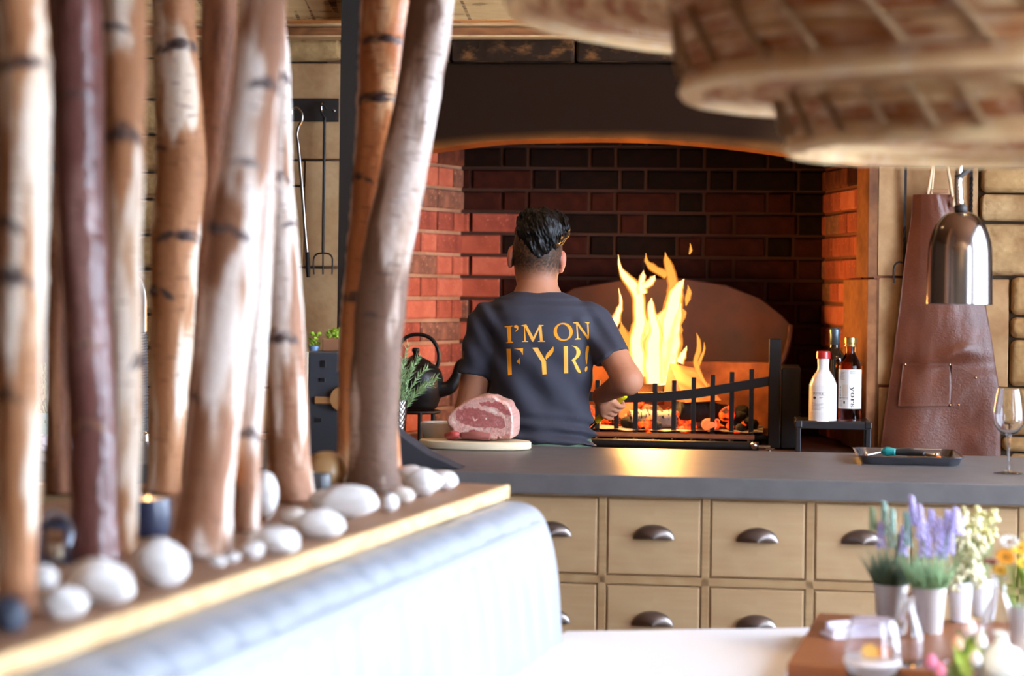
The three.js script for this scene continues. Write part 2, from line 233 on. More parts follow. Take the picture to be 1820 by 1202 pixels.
{ // arched stone over the opening, blackened by years of smoke
  const s = new THREE.Shape(), N = 40, pts = [], a0 = onB(604, 300, 0.0)[0], a1 = onB(1566, 300, 0.0)[0];
  const arch = [[604, 300], [640, 288], [700, 275], [780, 264], [880, 252], [980, 248.5], [1086, 247.5], [1190, 251], [1300, 261], [1400, 274], [1480, 284], [1566, 296]].map(([x, y]) => onB(x, y, 0));
  s.moveTo(a0, TOPY); s.lineTo(a1, TOPY); s.lineTo(a1, arch[11][1]); const c = new THREE.SplineCurve(arch.map((p) => new THREE.Vector2(...p))).getPoints(48).reverse(); for (const p of c) s.lineTo(p.x, p.y); s.lineTo(a0, TOPY);
  const g = new THREE.ExtrudeGeometry(s, { depth: 0.16, bevelEnabled: true, bevelThickness: 0.012, bevelSize: 0.012, bevelSegments: 4, bevelOffset: -0.012, curveSegments: 24 }); g.translate(0, 0, -0.18);
  const p = g.attributes.position, uv = new Float32Array(p.count * 2); for (let i = 0; i < p.count; i++) { uv[2 * i] = (p.getX(i) - a0) / (a1 - a0); uv[2 * i + 1] = (p.getY(i) - ARCHY) / (TOPY - ARCHY); } g.setAttribute('uv', new THREE.BufferAttribute(uv, 2));
  const soot = dataTex(512, 256, (u, v) => { const bottom = 0.25 * (1 - Math.pow(2 * u - 1, 2)), n = fbm(u * 18, v * 5, 3), k = sstep(u, 0.74, 1.02) + sstep(1 - u, 0.88, 1.1), edge = sstep(v, bottom + 0.10, bottom - 0.02) * 0.5; return mixc(mixc([40, 22, 10], [142, 86, 38], clamp(edge * 1.5 * (0.6 + 0.7 * n) + (n - 0.5) * 0.06, 0, 1)), [206, 160, 104], clamp(k * sstep(v, 0.85, 0.1), 0, 1)); });  // soot colour, plus fire glow painted along the lower edge
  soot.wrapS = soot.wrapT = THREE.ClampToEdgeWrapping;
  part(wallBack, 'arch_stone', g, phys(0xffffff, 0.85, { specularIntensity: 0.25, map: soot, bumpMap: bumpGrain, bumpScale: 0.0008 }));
}
{ // timber mantel over everything: sawn beam, pale boards
  const t = thing('timber_mantel', 'long rough sawn timber mantel beam with saw marks over the stone fireplace', 'mantel', [0, onB(900, 66, 0.1)[1], 0]);
  const y0 = onB(900, 66, 0.1)[1], Y = (py, b) => onB(900, py, b)[1] - y0, A0 = onB(240, 40, 0)[0], A1 = 2.6, AP = onB(806, 40, 0)[0];
  part(t, 'beam', boxAB(A0, A1, Y(36, 0.2), Y(-150, 0.2), 0.022, 0.2, 0.006), M.sawnTimber);
  part(t, 'edge_board', boxAB(A0, A1, Y(45, 0.13), Y(37, 0.13), 0.002, 0.13, 0.002), M.paleTimber);
  part(t, 'lower_board', boxAB(A0, A1, 0.004, Y(48, 0.1), 0.002, 0.1, 0.003), M.brownTimber);
  part(t, 'edge_board', boxAB(A0, A1, 0, 0.0065, 0.002, 0.112, 0.001), M.paleTimber);
}

// ---------------------------------------------------------------- the firebox
const BL = onB(818, 500, DEPTH)[0], BRt = onB(1465, 500, DEPTH)[0];
struct('hearth_slab', merge([boxAB(OL - 0.0, OR, 0, HEARTH, -0.0, 0.3, 0.012, 2), plainAB(OL - 0.35, OR + 0.3, 0, HEARTH - 0.002, -1.1, 0.0)]), M.rust).material = std([92, 56, 40], 0.8, { bumpMap: bumpCoarse, bumpScale: 0.003 });
struct('flue_throat', merge([plainAB(OL - 0.5, OR + 0.5, 2.08, 2.6, -1.15, -0.26)]), M.sootBrick[2]);
function brickWall(name, A, B, courses, y0, len, soot, header) {   // A, B: [a, b] ends of the face at its left and right; bricks stand proud of the joints
  const w = struct(name), L = Math.hypot(B[0] - A[0], B[1] - A[1]), ang = Math.atan2(B[1] - A[1], B[0] - A[0]), R = rng(name.length * 77), CH = 0.0845, J = 0.013;
  const holder = new THREE.Group(); void holder;
  const back = plainAB(0, L, y0 - 0.02, y0 + courses * CH + 0.1, -0.12, 0); back.rotateY(-ang).translate(A[0], 0, A[1]); part(w, 'joint', back, soot.mortar);
  for (let i = 0; i < courses; i++) {
    const y = y0 + i * CH; let x = (i % 2 ? -header * 0.55 : -len * 0.3), k = i;
    while (x < L) {
      const bl = (k++ % 2 ? header : len), x0 = Math.max(x, 0.002), x1 = Math.min(x + bl - J, L - 0.002); x += bl;
      if (x1 - x0 < 0.02) continue;
      const g = chamferBox(x1 - x0, CH - J, 0.010 + R() * 0.006, 0.004 + R() * 0.003); g.rotateZ((R() - 0.5) * 0.012).translate((x0 + x1) / 2, y + CH / 2, 0);
      const sk = soot.f((x0 + x1) / 2 / L, y, R()); g.rotateY(-ang).translate(A[0], 0, A[1]);
      part(w, 'brick', g, sk);
    }
  }
  return w;
}
const pick = (list, r) => list[Math.min(list.length - 1, Math.floor(r * list.length))];
brickWall('wall_firebox_left', [OL, 0], [BL, DEPTH], 15, HEARTH, 0.24, { mortar: M.mortar, f: (u, y, r) => y > 2.0 ? M.sootBrick[0] : y > 1.9 && r > 0.5 ? M.sootBrick[0] : pick(M.brick, r) }, 0.122);
brickWall('wall_firebox_right', [BRt, DEPTH], [OR, 0], 15, HEARTH, 0.24, { mortar: M.warmMortar, f: (u, y, r) => y > 1.75 ? M.sootBrick[r > 0.5 ? 0 : 1] : pick(M.brick, r) }, 0.122);
brickWall('wall_firebox_back', [BL, DEPTH], [BRt, DEPTH], 15, HEARTH, 0.24, { mortar: std([62, 36, 25], 0.95), f: (u, y, r) => { const c = u < 0.14 ? y > 1.88 ? 2 : y > 1.72 ? 1 : -1 : y > 1.8 ? 2 : y > 1.55 ? (r > 0.6 ? 1 : 2) : 1; return c < 0 ? pick(M.brick, r) : M.sootBrick[c]; } }, 0.1);
{ // dressed stone reveals at the front of the right jamb
  const w = struct('jamb_right'), y = [HEARTH, onB(1558, 495, 0)[1], ARCHY + 0.02], dx = BRt - OR, L = Math.hypot(dx, DEPTH), u = [dx / L, DEPTH / L];
  for (let i = 0; i < 2; i++) { const len = i ? 0.17 : 0.36, g = boxAB(0, len, y[i] + 0.003, y[i + 1] - 0.003, -0.02, 0.03, 0.004, 2); g.translate(0, 0, -0.012).rotateY(-Math.atan2(u[1], u[0])); g.translate(OR, 0, 0); part(w, 'stone', g, M.sootJamb[i]); }
}
{
  const t = thing('flat_steel_post', 'dark grey flat steel post standing in front of the stone wall beside the fireplace', 'post', [onB(626, 400, 0.27)[0], 0, 0.27]);
  const w = onB(648, 300, 0.27)[0] - onB(606, 300, 0.27)[0];
  part(t, 'post_flange', box(w, CEIL - 0.002, 0.012, 0.002).translate(0, CEIL / 2, 0.03), M.darkSteel); part(t, 'post_web', box(0.012, CEIL - 0.002, 0.07, 0.002).translate(0, CEIL / 2, -0.012), M.darkSteel);
}

// ---------------------------------------------------------------- the fire
{ // arched iron fireback and the firebrick ledge below it
  const b = -0.6, t = thing('arched_fireback', 'large arched iron fireback plate behind the flames', 'fireback', [onB(1200, 640, b)[0], HEARTH, b]), [a0] = onB(1200, 640, b);
  const P = [[975, 648], [975, 545], [1020, 515], [1100, 501], [1200, 496], [1290, 509], [1350, 533], [1388, 562], [1404, 580], [1396, 612], [1388, 648]].map(([x, y]) => { const q = onB(x, y, b); return new THREE.Vector2(q[0] - a0, q[1] - HEARTH); });
  const s = new THREE.Shape(P), g = new THREE.ExtrudeGeometry(s, { depth: 0.02, bevelEnabled: true, bevelThickness: 0.006, bevelSize: 0.006, bevelSegments: 2 });
  M.fireback = std(0xffffff, 0.6, { map: dataTex(256, 256, (u, v) => mixc([82, 36, 17], [42, 20, 11], clamp(wrapN(u, v, 6, 91) * 1.6 - 0.3, 0, 1)), true, 1.5, 1.5), metalness: 0.15, bumpMap: bumpCoarse, bumpScale: 0.002 });
  part(t, 'arched_plate', g, M.fireback);
  const e = [[1404, 578], [1402, 600], [1394, 630], [1386, 650]].map(([x, y]) => { const q = onB(x, y, b); return [q[0] - a0, q[1] - HEARTH]; });
  part(t, 'rolled_edge', tube(e.map(([x, y], i) => [x + 0.002, y, 0.03 + i * 0.012]), 0.011, 20, 8), M.fireback);
  const q0 = onB(960, 638, b + 0.1), q1 = onB(1388, 638, b + 0.1);
  const M2 = std(0xffffff, 0.85, { map: dataTex(256, 256, (u, v) => { const n = wrapN(u, v, 8, 95, 5); return mixc([176, 104, 58], [104, 54, 28], clamp(n * 2 - 0.55, 0, 1)); }, true, 2, 2), bumpMap: bumpCoarse, bumpScale: 0.004 });
  part(t, 'ledge_slab', boxAB(q0[0] - a0, q1[0] - a0, 0, q0[1] - HEARTH, 0.028, 0.1, 0.006, 2), M2);
}
const GB = -0.08, GF = 0.945;       // grate front plane and grate floor
{
  const t = thing('fire_grate', 'black wrought iron fire grate with upright bars and a sagging rail', 'fire grate', [onB(1120, 775, GB)[0], HEARTH, GB]), [a0] = onB(1120, 775, GB);
  const L = (x, y, b = GB) => { const q = onB(x, y, b); return V3(q[0] - a0, q[1] - HEARTH, b - GB); }, yl = GF - HEARTH;
  const rail = [[855, 672], [930, 688], [1000, 700], [1062, 706], [1112, 707.5], [1165, 706], [1200, 703.5], [1240, 699], [1300, 689], [1366, 678]].map(([x, y]) => L(x, y)), c = new THREE.CatmullRomCurve3(rail), hr = 0.0165;
  { const pos = [], idx = [], N = 60; for (let i = 0; i <= N; i++) { const p = c.getPoint(i / N); for (const [dy, dz] of [[-hr, 0.002], [hr, 0.002], [hr, -0.008], [-hr, -0.008]]) pos.push(p.x, p.y + dy, dz + 0.0); } for (let i = 0; i < N; i++) for (let k = 0; k < 4; k++) { const a = i * 4 + k, b = i * 4 + (k + 1) % 4; idx.push(a, b, a + 4, b, b + 4, a + 4); } const g = new THREE.BufferGeometry().setAttribute('position', new THREE.Float32BufferAttribute(pos, 3)).setIndex(idx); const g2 = g.toNonIndexed(); g2.computeVertexNormals(); part(t, 'curved_rail', g2, M.iron); }
  const tops = [[893, 660], [927, 665], [961, 670], [995, 672], [1028, 674], [1062, 676], [1096, 680], [1130, 682], [1164, 681.5], [1198, 676], [1233, 671], [1267, 666.5], [1301, 661.5], [1336, 656.5]];
  for (const [x, y] of tops) { const p = L(x, y); part(t, 'upright_bar', boxAB(p.x - 0.0085, p.x + 0.0085, 0.02, p.y, -0.022, -0.008, 0.002), M.iron); }
  for (const [x0, x1] of [[846, 866], [1367, 1389]]) { const p = L(x0, 602), q = L(x1, 602); part(t, 'end_post', boxAB(p.x, q.x, 0, p.y, -0.035, 0.004, 0.004), M.iron); }
  const pl = L(850, 775), pr = L(1385, 775); part(t, 'floor_plate', boxAB(pl.x, pr.x, yl - 0.016, yl, -0.46, -0.024, 0.003), M.iron);
  for (const x of [pl.x + 0.05, pr.x - 0.05]) for (const z of [-0.06, -0.42]) part(t, 'leg', boxAB(x - 0.012, x + 0.012, 0, yl - 0.016, z - 0.012, z + 0.012, 0.002), M.iron);
  const pc = L(1389, 640), pd = L(1424, 640); part(t, 'side_cheek', boxAB(pc.x, pd.x, 0, L(1400, 655).y, -0.42, 0.0, 0.006), M.iron);
}
{ // cooking grill in front of the basket, with its round front bar
  const b1 = 0.16, y = HEARTH + 0.03, t = thing('cooking_grill', 'low iron cooking grill with a round black front bar and a bright steel end cap', 'grill', [onB(1200, 790, b1)[0], HEARTH, 0]), [a0] = onB(1200, 790, b1), xl = onB(880, 790, b1)[0] - a0, xr = onB(1372, 793, b1)[0] - a0;
  part(t, 'front_bar', bar([xl, 0.024, b1], [xr - 0.045, 0.024, b1], 0.0155, 16), M.castIron);
  part(t, 'end_cap', new THREE.SphereGeometry(0.013, 20, 14).translate(xr - 0.06, 0.028, b1 + 0.012), M.chrome);
  part(t, 'valve', merge([bar([xr - 0.045, 0.022, b1], [xr - 0.005, 0.022, b1], 0.008, 12), bar([xr - 0.02, 0.016, b1 + 0.008], [xr + 0.008, 0.018, b1 + 0.008], 0.0035, 8), bar([xr - 0.008, 0.0, b1], [xr - 0.008, 0.02, b1], 0.006, 10)]), M.steel);
  for (let i = 0; i < 9; i++) part(t, 'grill_rod', bar([xl, 0.046, -0.045 + i * 0.021], [xr - 0.06, 0.046, -0.045 + i * 0.021], 0.0035, 6), M.rust);
  for (let i = 0; i < 14; i++) { const x = lerp(xl + 0.02, xr - 0.08, i / 13); part(t, 'cross_rod', bar([x, 0.040, -0.05], [x, 0.040, 0.14], 0.0035, 6), M.rust); }
  for (const x of [xl + 0.02, xr - 0.08]) for (const z of [-0.04, 0.13]) part(t, 'foot', boxAB(x - 0.005, x + 0.005, 0, 0.04, z - 0.005, z + 0.005, 0.001), M.iron);
}
const glowTex = dataTex(128, 128, (u, v) => { const n = wrapN(u, v, 7, 101, 4), k = sstep(n, 0.5, 0.72); return [255 * k, 95 * k * k, 18 * k * k * k]; }, true, 2, 2);
M.coal = [std([40, 30, 28], 0.95, { emissive: new THREE.Color(1, 1, 1), emissiveMap: glowTex, emissiveIntensity: 3.2, bumpMap: bumpCoarse, bumpScale: 0.004 }), std([138, 128, 120], 0.95, { bumpMap: bumpCoarse, bumpScale: 0.004 }), std([150, 70, 50], 0.9, { emissive: new THREE.Color(1.0, 0.2, 0.05), emissiveIntensity: 0.9 }), std([28, 22, 20], 0.9)];
{
  const R = rng(11), lists = [[], [], [], []], base = room(onB(1120, 775, -0.25)[0], GF, -0.25);
  const lump = (r) => { const g = new THREE.IcosahedronGeometry(r, 2), s = R() * 90; return displace(g, (x, y, z) => { const n = (fbm(x * 30 + s, y * 30, z * 30, 3) - 0.5) * 0.9; return [x * n, y * n * 0.9 - y * 0.15, z * n]; }); };
  for (let i = 0; i < 170; i++) {
    const a = -0.42 + R() * 0.86, b = 0.14 - R() * 0.33, r = 0.012 + R() * 0.022, k = a > 0.33 ? (R() < 0.8 ? 3 : 0) : R() < 0.5 ? 0 : R() < 0.45 ? 1 : R() < 0.6 ? 2 : 3;
    lists[k].push(metreUV(lump(r)).scale(1, 1, 1).rotateY(R() * 6).translate(a, r * 0.8 + R() * 0.03 * (b < 0.08 ? 1.6 : 0.6), b));
  }
  const t = thing('ember_bed', 'bed of glowing embers, grey ash and charcoal lumps under the burning logs', 'embers', base, -PSI); t.userData.kind = 'stuff';
  lists.forEach((l, i) => part(t, ['glowing_coals', 'ash_lumps', 'red_embers', 'charcoal'][i], merge(l), M.coal[i]).userData.kind = 'stuff');
  const ash = new THREE.PlaneGeometry(0.95, 0.36, 80, 30).rotateX(-Math.PI / 2); displace(ash, (x, y, z) => [0, 0.004 + 0.016 * fbm(x * 22, z * 22, 3, 4), 0]); part(t, 'ash', ash.translate(0, 0, 0.0), M.coal[1]).userData.kind = 'stuff';
}
function logThing(name, label, p, q, r, mat, endMat, opt = {}) {   // p, q in room coordinates
  const P = room(...p), Q = room(...q), mid = P.clone().add(Q).multiplyScalar(0.5); mid.y = Math.min(P.y, Q.y) - r; const t = thing(name, label, 'log', mid), l = (v) => v.clone().sub(mid).applyAxisAngle(V3(0, 1, 0), PSI), a = l(P), b = l(Q), s = opt.seed ?? 1;
  const g = taperTube([a, a.clone().lerp(b, 0.35), a.clone().lerp(b, 0.7), b], [r, r * 1.03, r * 0.98, r * 0.95], 24, 18, (u, v) => (noise(Math.cos(u * 6.283) * 2 + s, Math.sin(u * 6.283) * 2, v * 6) - 0.5) * 0.25);
  part(t, 'bark', g, mat);
  const d = b.clone().sub(a).normalize(); for (const [o, sg] of [[a, -1], [b, 1]]) part(t, 'cut_end', new THREE.CylinderGeometry(r * 0.86, r * 0.9, 0.006, 18).applyQuaternion(new THREE.Quaternion().setFromUnitVectors(V3(0, 1, 0), d.clone().multiplyScalar(sg))).translate(o.x + d.x * sg * 0.002, o.y + d.y * sg * 0.002, o.z + d.z * sg * 0.002), endMat);
  return t;
}
const rp = (px, py, b) => { const [a, y] = onB(px, py, b); return [a, y, b]; };
M.birchBurn = std(0xffffff, 0.9, { map: dataTex(256, 128, (u, v) => { const n = noise(u * 6, v * 34, 3) > 0.74 && noise(u * 20, v * 8, 6) > 0.42 ? 1 : 0, m = wrapN(u, v, 8, 6); return mixc(mixc([158, 148, 138], [118, 106, 98], m), [30, 24, 22], n); }), bumpMap: bumpCoarse, bumpScale: 0.003 });
M.charLog = std([26, 20, 18], 0.9, { bumpMap: bumpCoarse, bumpScale: 0.006 });
M.hotLog = std([120, 50, 26], 0.9, { emissive: new THREE.Color(1.0, 0.24, 0.04), emissiveMap: glowTex, emissiveIntensity: 6 });
M.logWood = std(0xffffff, 0.8, { map: woodMap([196, 138, 84], [140, 84, 44], 31) });
M.barkBrown = std([88, 52, 34], 0.95, { bumpMap: bumpCoarse, bumpScale: 0.01 });
logThing('burning_log', 'ash-white birch log with black cracks lying low in the fire', rp(1118, 746, -0.16), rp(1202, 746, -0.17), 0.032, M.birchBurn, M.coal[0], { seed: 3 });
logThing('burning_log', 'blackened charred log lying behind the right-hand bars of the grate', rp(1205, 728, -0.18), rp(1290, 735, -0.24), 0.036, M.charLog, M.charLog, { seed: 7 });
logThing('burning_log', 'glowing orange log sloping up from the embers beside the ash-white log', rp(1090, 752, -0.22), rp(1150, 700, -0.38), 0.030, M.hotLog, M.coal[0], { seed: 9 });
logThing('burning_log', 'brown bark log lying across the base of the tall flames', rp(1085, 700, -0.36), rp(1180, 702, -0.34), 0.036, M.barkBrown, M.logWood, { seed: 12 });
{ // split log leaning right of the flames: triangular section
  const b = -0.24, o = onB(1230, 700, b), t = thing('split_log', 'pale split log wedge leaning on the fire right of the tall flames', 'log', [o[0], o[1] - 0.05, b]), l = (x, y, bb) => { const q = onB(x, y, bb); return [q[0] - o[0], q[1] - o[1] + 0.05, bb - b]; };
  const A = l(1190, 645, -0.26), B = l(1236, 655, -0.3), C = l(1240, 668, -0.36), D = l(1218, 716, -0.14), E = l(1282, 712, -0.2), G = l(1240, 726, -0.34), Fm = l(1178, 708, -0.22);
  const tri = (l) => { const v = []; l.forEach((f) => f.forEach((p) => v.push(...p))); const g = new THREE.BufferGeometry().setAttribute('position', new THREE.Float32BufferAttribute(v, 3)); g.computeVertexNormals(); return metreUV(g); };
  part(t, 'split_face', tri([[A, D, E], [A, E, B], [B, E, G], [B, G, C], [A, B, C]]), M.logWood);
  part(t, 'bark', tri([[A, Fm, D], [A, C, Fm], [C, G, Fm], [D, Fm, G], [D, G, E]]), M.barkBrown);
}
{ // flames: nested tongues, a bright core inside thinner orange skins
  const fm = (c, k, op) => new THREE.MeshStandardMaterial({ color: 0x000000, roughness: 1, emissive: new THREE.Color().setRGB(...c), emissiveIntensity: k, transparent: op < 1, opacity: op });
  const skins = [[1.0, fm([1, 0.30, 0.035], 1.5, 0.30)], [0.78, fm([1, 0.48, 0.10], 2.8, 0.5)], [0.56, fm([1, 0.70, 0.33], 5.2, 0.85)]], pale = [[1.0, fm([1, 0.30, 0.035], 1.2, 0.3)], [0.7, fm([1, 0.42, 0.07], 1.6, 0.5)]];
  const zx = (x) => 1060 + x / 4.008, zy = (y) => 430 + y / 4.008;
  const tongues = [
    [0.00, 0, [[480, 1020, 50], [470, 900, 62], [490, 800, 80], [520, 700, 84], [525, 590, 80], [545, 480, 66], [565, 380, 56], [590, 320, 34], [625, 265, 3]]],
    [0.03, 0, [[310, 940, 40], [295, 820, 56], [285, 700, 52], [310, 580, 46], [305, 480, 42], [300, 390, 44], [262, 310, 44], [205, 250, 32], [168, 180, 13], [156, 92, 2]]],
    [0.02, 0, [[410, 1010, 64], [400, 860, 80], [410, 720, 60], [418, 620, 44], [396, 520, 34], [388, 450, 26], [394, 400, 4]]],
    [0.05, 0, [[330, 370, 36], [322, 310, 34], [330, 250, 22], [336, 203, 2]]],
    [0.06, 0, [[330, 320, 24], [370, 300, 28], [402, 262, 22], [418, 238, 2]]],
    [-0.03, 1, [[545, 390, 40], [545, 300, 34], [530, 220, 34], [505, 150, 28], [490, 74, 3]]],
    [-0.03, 1, [[500, 240, 26], [450, 210, 26], [395, 180, 26], [360, 140, 14], [352, 80, 2]]],
    [-0.02, 0, [[142, 615, 6], [140, 560, 34], [160, 490, 24], [175, 430, 13], [158, 330, 2]]],
    [0.00, 1, [[638, 455, 5], [650, 400, 20], [660, 360, 18], [652, 308, 2]]],
    [-0.01, 1, [[596, 590, 10], [612, 540, 22], [622, 505, 18], [606, 470, 2]]],
    [-0.01, 1, [[585, 660, 8], [600, 630, 18], [606, 600, 3]]],
    [0.08, 1, [[795, 1045, 6], [742, 950, 15], [708, 860, 17], [730, 770, 18], [728, 710, 14], [714, 650, 2]]],
    [0.06, 1, [[720, 900, 10], [745, 830, 12], [768, 770, 8], [768, 715, 2]]],
    [0.04, 0, [[590, 860, 34], [612, 815, 26], [632, 775, 14], [644, 742, 2]]],
    [-0.05, 1, [[662, 88, 6], [672, 60, 10], [668, 10, 2]]],
    [-0.06, 1, [[240, 860, 90], [215, 760, 84], [190, 660, 40], [176, 570, 4]]],
    [-0.06, 0, [[380, 820, 190], [400, 700, 170], [420, 600, 110], [430, 520, 30]]],
    [-0.04, 0, [[430, 1010, 70], [430, 900, 120], [436, 760, 128], [452, 640, 96], [480, 540, 52], [500, 460, 6]]],
    [-0.02, 0, [[340, 960, 40], [316, 820, 74], [300, 690, 66], [296, 600, 44], [296, 520, 4]]],
    [0.01, 0, [[520, 960, 30], [530, 840, 52], [552, 740, 56], [562, 640, 40], [580, 560, 30], [604, 440, 4]]],
    [0.06, 1, [[790, 1200, 22], [808, 1130, 12], [806, 1070, 9], [800, 1010, 3]]],
  ];
  const b0 = -0.30, o = onB(1160, 705, b0), t = thing('log_fire', 'tall bright yellow and orange flames of the log fire', 'fire', [o[0], o[1] - 0.04, b0]);
  tongues.forEach(([db, soft, pts], i) => {
    const P = pts.map(([x, y]) => { const q = onB(zx(x), zy(y), b0 + db); return V3(q[0] - o[0], q[1] - o[1] + 0.04, db); }), Rr = pts.map((p) => p[2] / 4.008 / 2 * 7.7 / F * 2.2);
    (soft ? pale : skins).forEach(([k, mat], j) => { part(t, 'flame', taperTube(P, Rr.map((r) => r * k), 36, 16, (u, v) => (noise(Math.cos(u * 6.283) * 1.5 + i * 5, v * 9, Math.sin(u * 6.283) * 1.5) - 0.5) * 0.5, 0.7), mat); });
  });
  const P = (px, py, b, I, r) => { const l = new THREE.PointLight(new THREE.Color().setRGB(1, 0.47, 0.12), I, 0, 2); l.position.copy(room(...rp(px, py, b))); l.shadow.radius = r; l.castShadow = true; l.name = 'fire_light'; scene.add(l); };
  P(1165, 570, -0.22, FIRE * 0.6, 5); P(1150, 650, -0.2, FIRE * 0.4, 4);
}

// ---------------------------------------------------------------- the long counter
const CT = 0.9755, CB = 1.05, CF = 2.0;          // top, back edge, front edge
{
  const t = thing('worktop', 'long dark grey stone worktop on the row of wooden drawers', 'worktop', [0.5, CT - 0.053, CF]);
  part(t, 'slab', box(5.4, 0.053, CF - CB, 0.004, 2).translate(-0.4, 0.0265, -(CF - CB) / 2), M.worktop);
}
{
  const X = (px) => onB(px, 950, CF - 0.02)[0], Yy = (px, py) => onB(px, py, CF - 0.02)[1], base = [0.5, 0, CF - 0.03], t = thing('drawer_cabinet', 'pale wooden cabinet of square drawers with dark metal cup handles under the worktop', 'cabinet', base);
  const a0 = -2.9 - 0.5, a1 = 2.3 - 0.5, top = CT - 0.053, pitch = (X(1440) - X(1070)) / 2, first = X(1070) - 0.5;
  part(t, 'carcass', plainAB(a0, a1, 0, top - 0.001, -(CF - CB) + 0.16, -0.02), M.cabinetEdge);
  const rows = [Yy(1250, 889), Yy(1250, 1028.5), Yy(1250, 1044), Yy(1250, 1185), Yy(1250, 1201)], st = 0.0105;
  const rp_ = (rows[1] - rows[2]), rh = rows[0] - rows[1], yRows = [rows[0]]; for (let i = 1; i < 3; i++) yRows.push(rows[0] - i * (rh + rp_));
  part(t, 'top_rail', boxAB(a0, a1, rows[0], top - 0.001, -0.02, 0, 0.002), M.cabinetEdge);
  for (let i = 0; i < 3; i++) part(t, 'rail', boxAB(a0, a1, i < 2 ? yRows[i + 1] : 0.12, yRows[i] - rh, -0.02, 0, 0.002), M.cabinetEdge);
  part(t, 'plinth', boxAB(a0, a1, 0, 0.12, -0.06, -0.03, 0.002), M.darkSteel);
  M.cup = std([128, 118, 112], 0.36, { metalness: 0.9, bumpMap: bumpGrain, bumpScale: 0.0003 });
  // cup handle: quarter of an ellipsoid, open below, with a thin flange
  const cw = 0.0535, chh = 0.038, cd = 0.026, pos = [], idx = [], NU = 24, NV = 10;
  for (const s of [1, 0.9]) for (let i = 0; i <= NU; i++) for (let j = 0; j <= NV; j++) { const u = Math.PI * i / NU, v = Math.PI / 2 * j / NV; pos.push(Math.cos(u) * cw * s * Math.pow(Math.sin(v) * 0.999 + 0.001, 0.8), Math.sin(u) * chh * s * Math.sin(v), Math.cos(v) * cd * s * (0.55 + 0.45 * Math.sin(u)) + 0.001); }
  for (let s = 0; s < 2; s++) for (let i = 0; i < NU; i++) for (let j = 0; j < NV; j++) { const a = s * (NU + 1) * (NV + 1) + i * (NV + 1) + j, b = a + NV + 1; s ? idx.push(a, b, a + 1, a + 1, b, b + 1) : idx.push(a, a + 1, b, b, a + 1, b + 1); }
  const cup = new THREE.BufferGeometry().setAttribute('position', new THREE.Float32BufferAttribute(pos, 3)).setIndex(idx); cup.computeVertexNormals(); cup.setAttribute('uv', new THREE.Float32BufferAttribute(new Float32Array(pos.length / 3 * 2), 2));
  const face = chamferBox(pitch - 2 * st - 0.005, rh - 0.005, 0.016, 0.004), R = rng(3);
  for (let k = -10; k <= 8; k++) {
    const c = first + pitch * k; if (c - pitch / 2 < a0 || c + pitch / 2 > a1 + 0.1) continue;
    part(t, 'stile', boxAB(c - st, c + st, yRows[2] - rh, rows[0], -0.02, 0, 0.002), M.cabinetEdge);
    if (c + pitch > a1 + 0.02) continue;
    for (let i = 0; i < 3; i++) { const d = part(t, 'drawer', face, M.cabinet); d.position.set(c + pitch / 2, yRows[i] - rh / 2, -0.016); const h = part(d, 'cup_handle', cup, M.cup); h.position.set(0, -0.004 + (R() - 0.5) * 0.003, 0.0155); }
  }
}

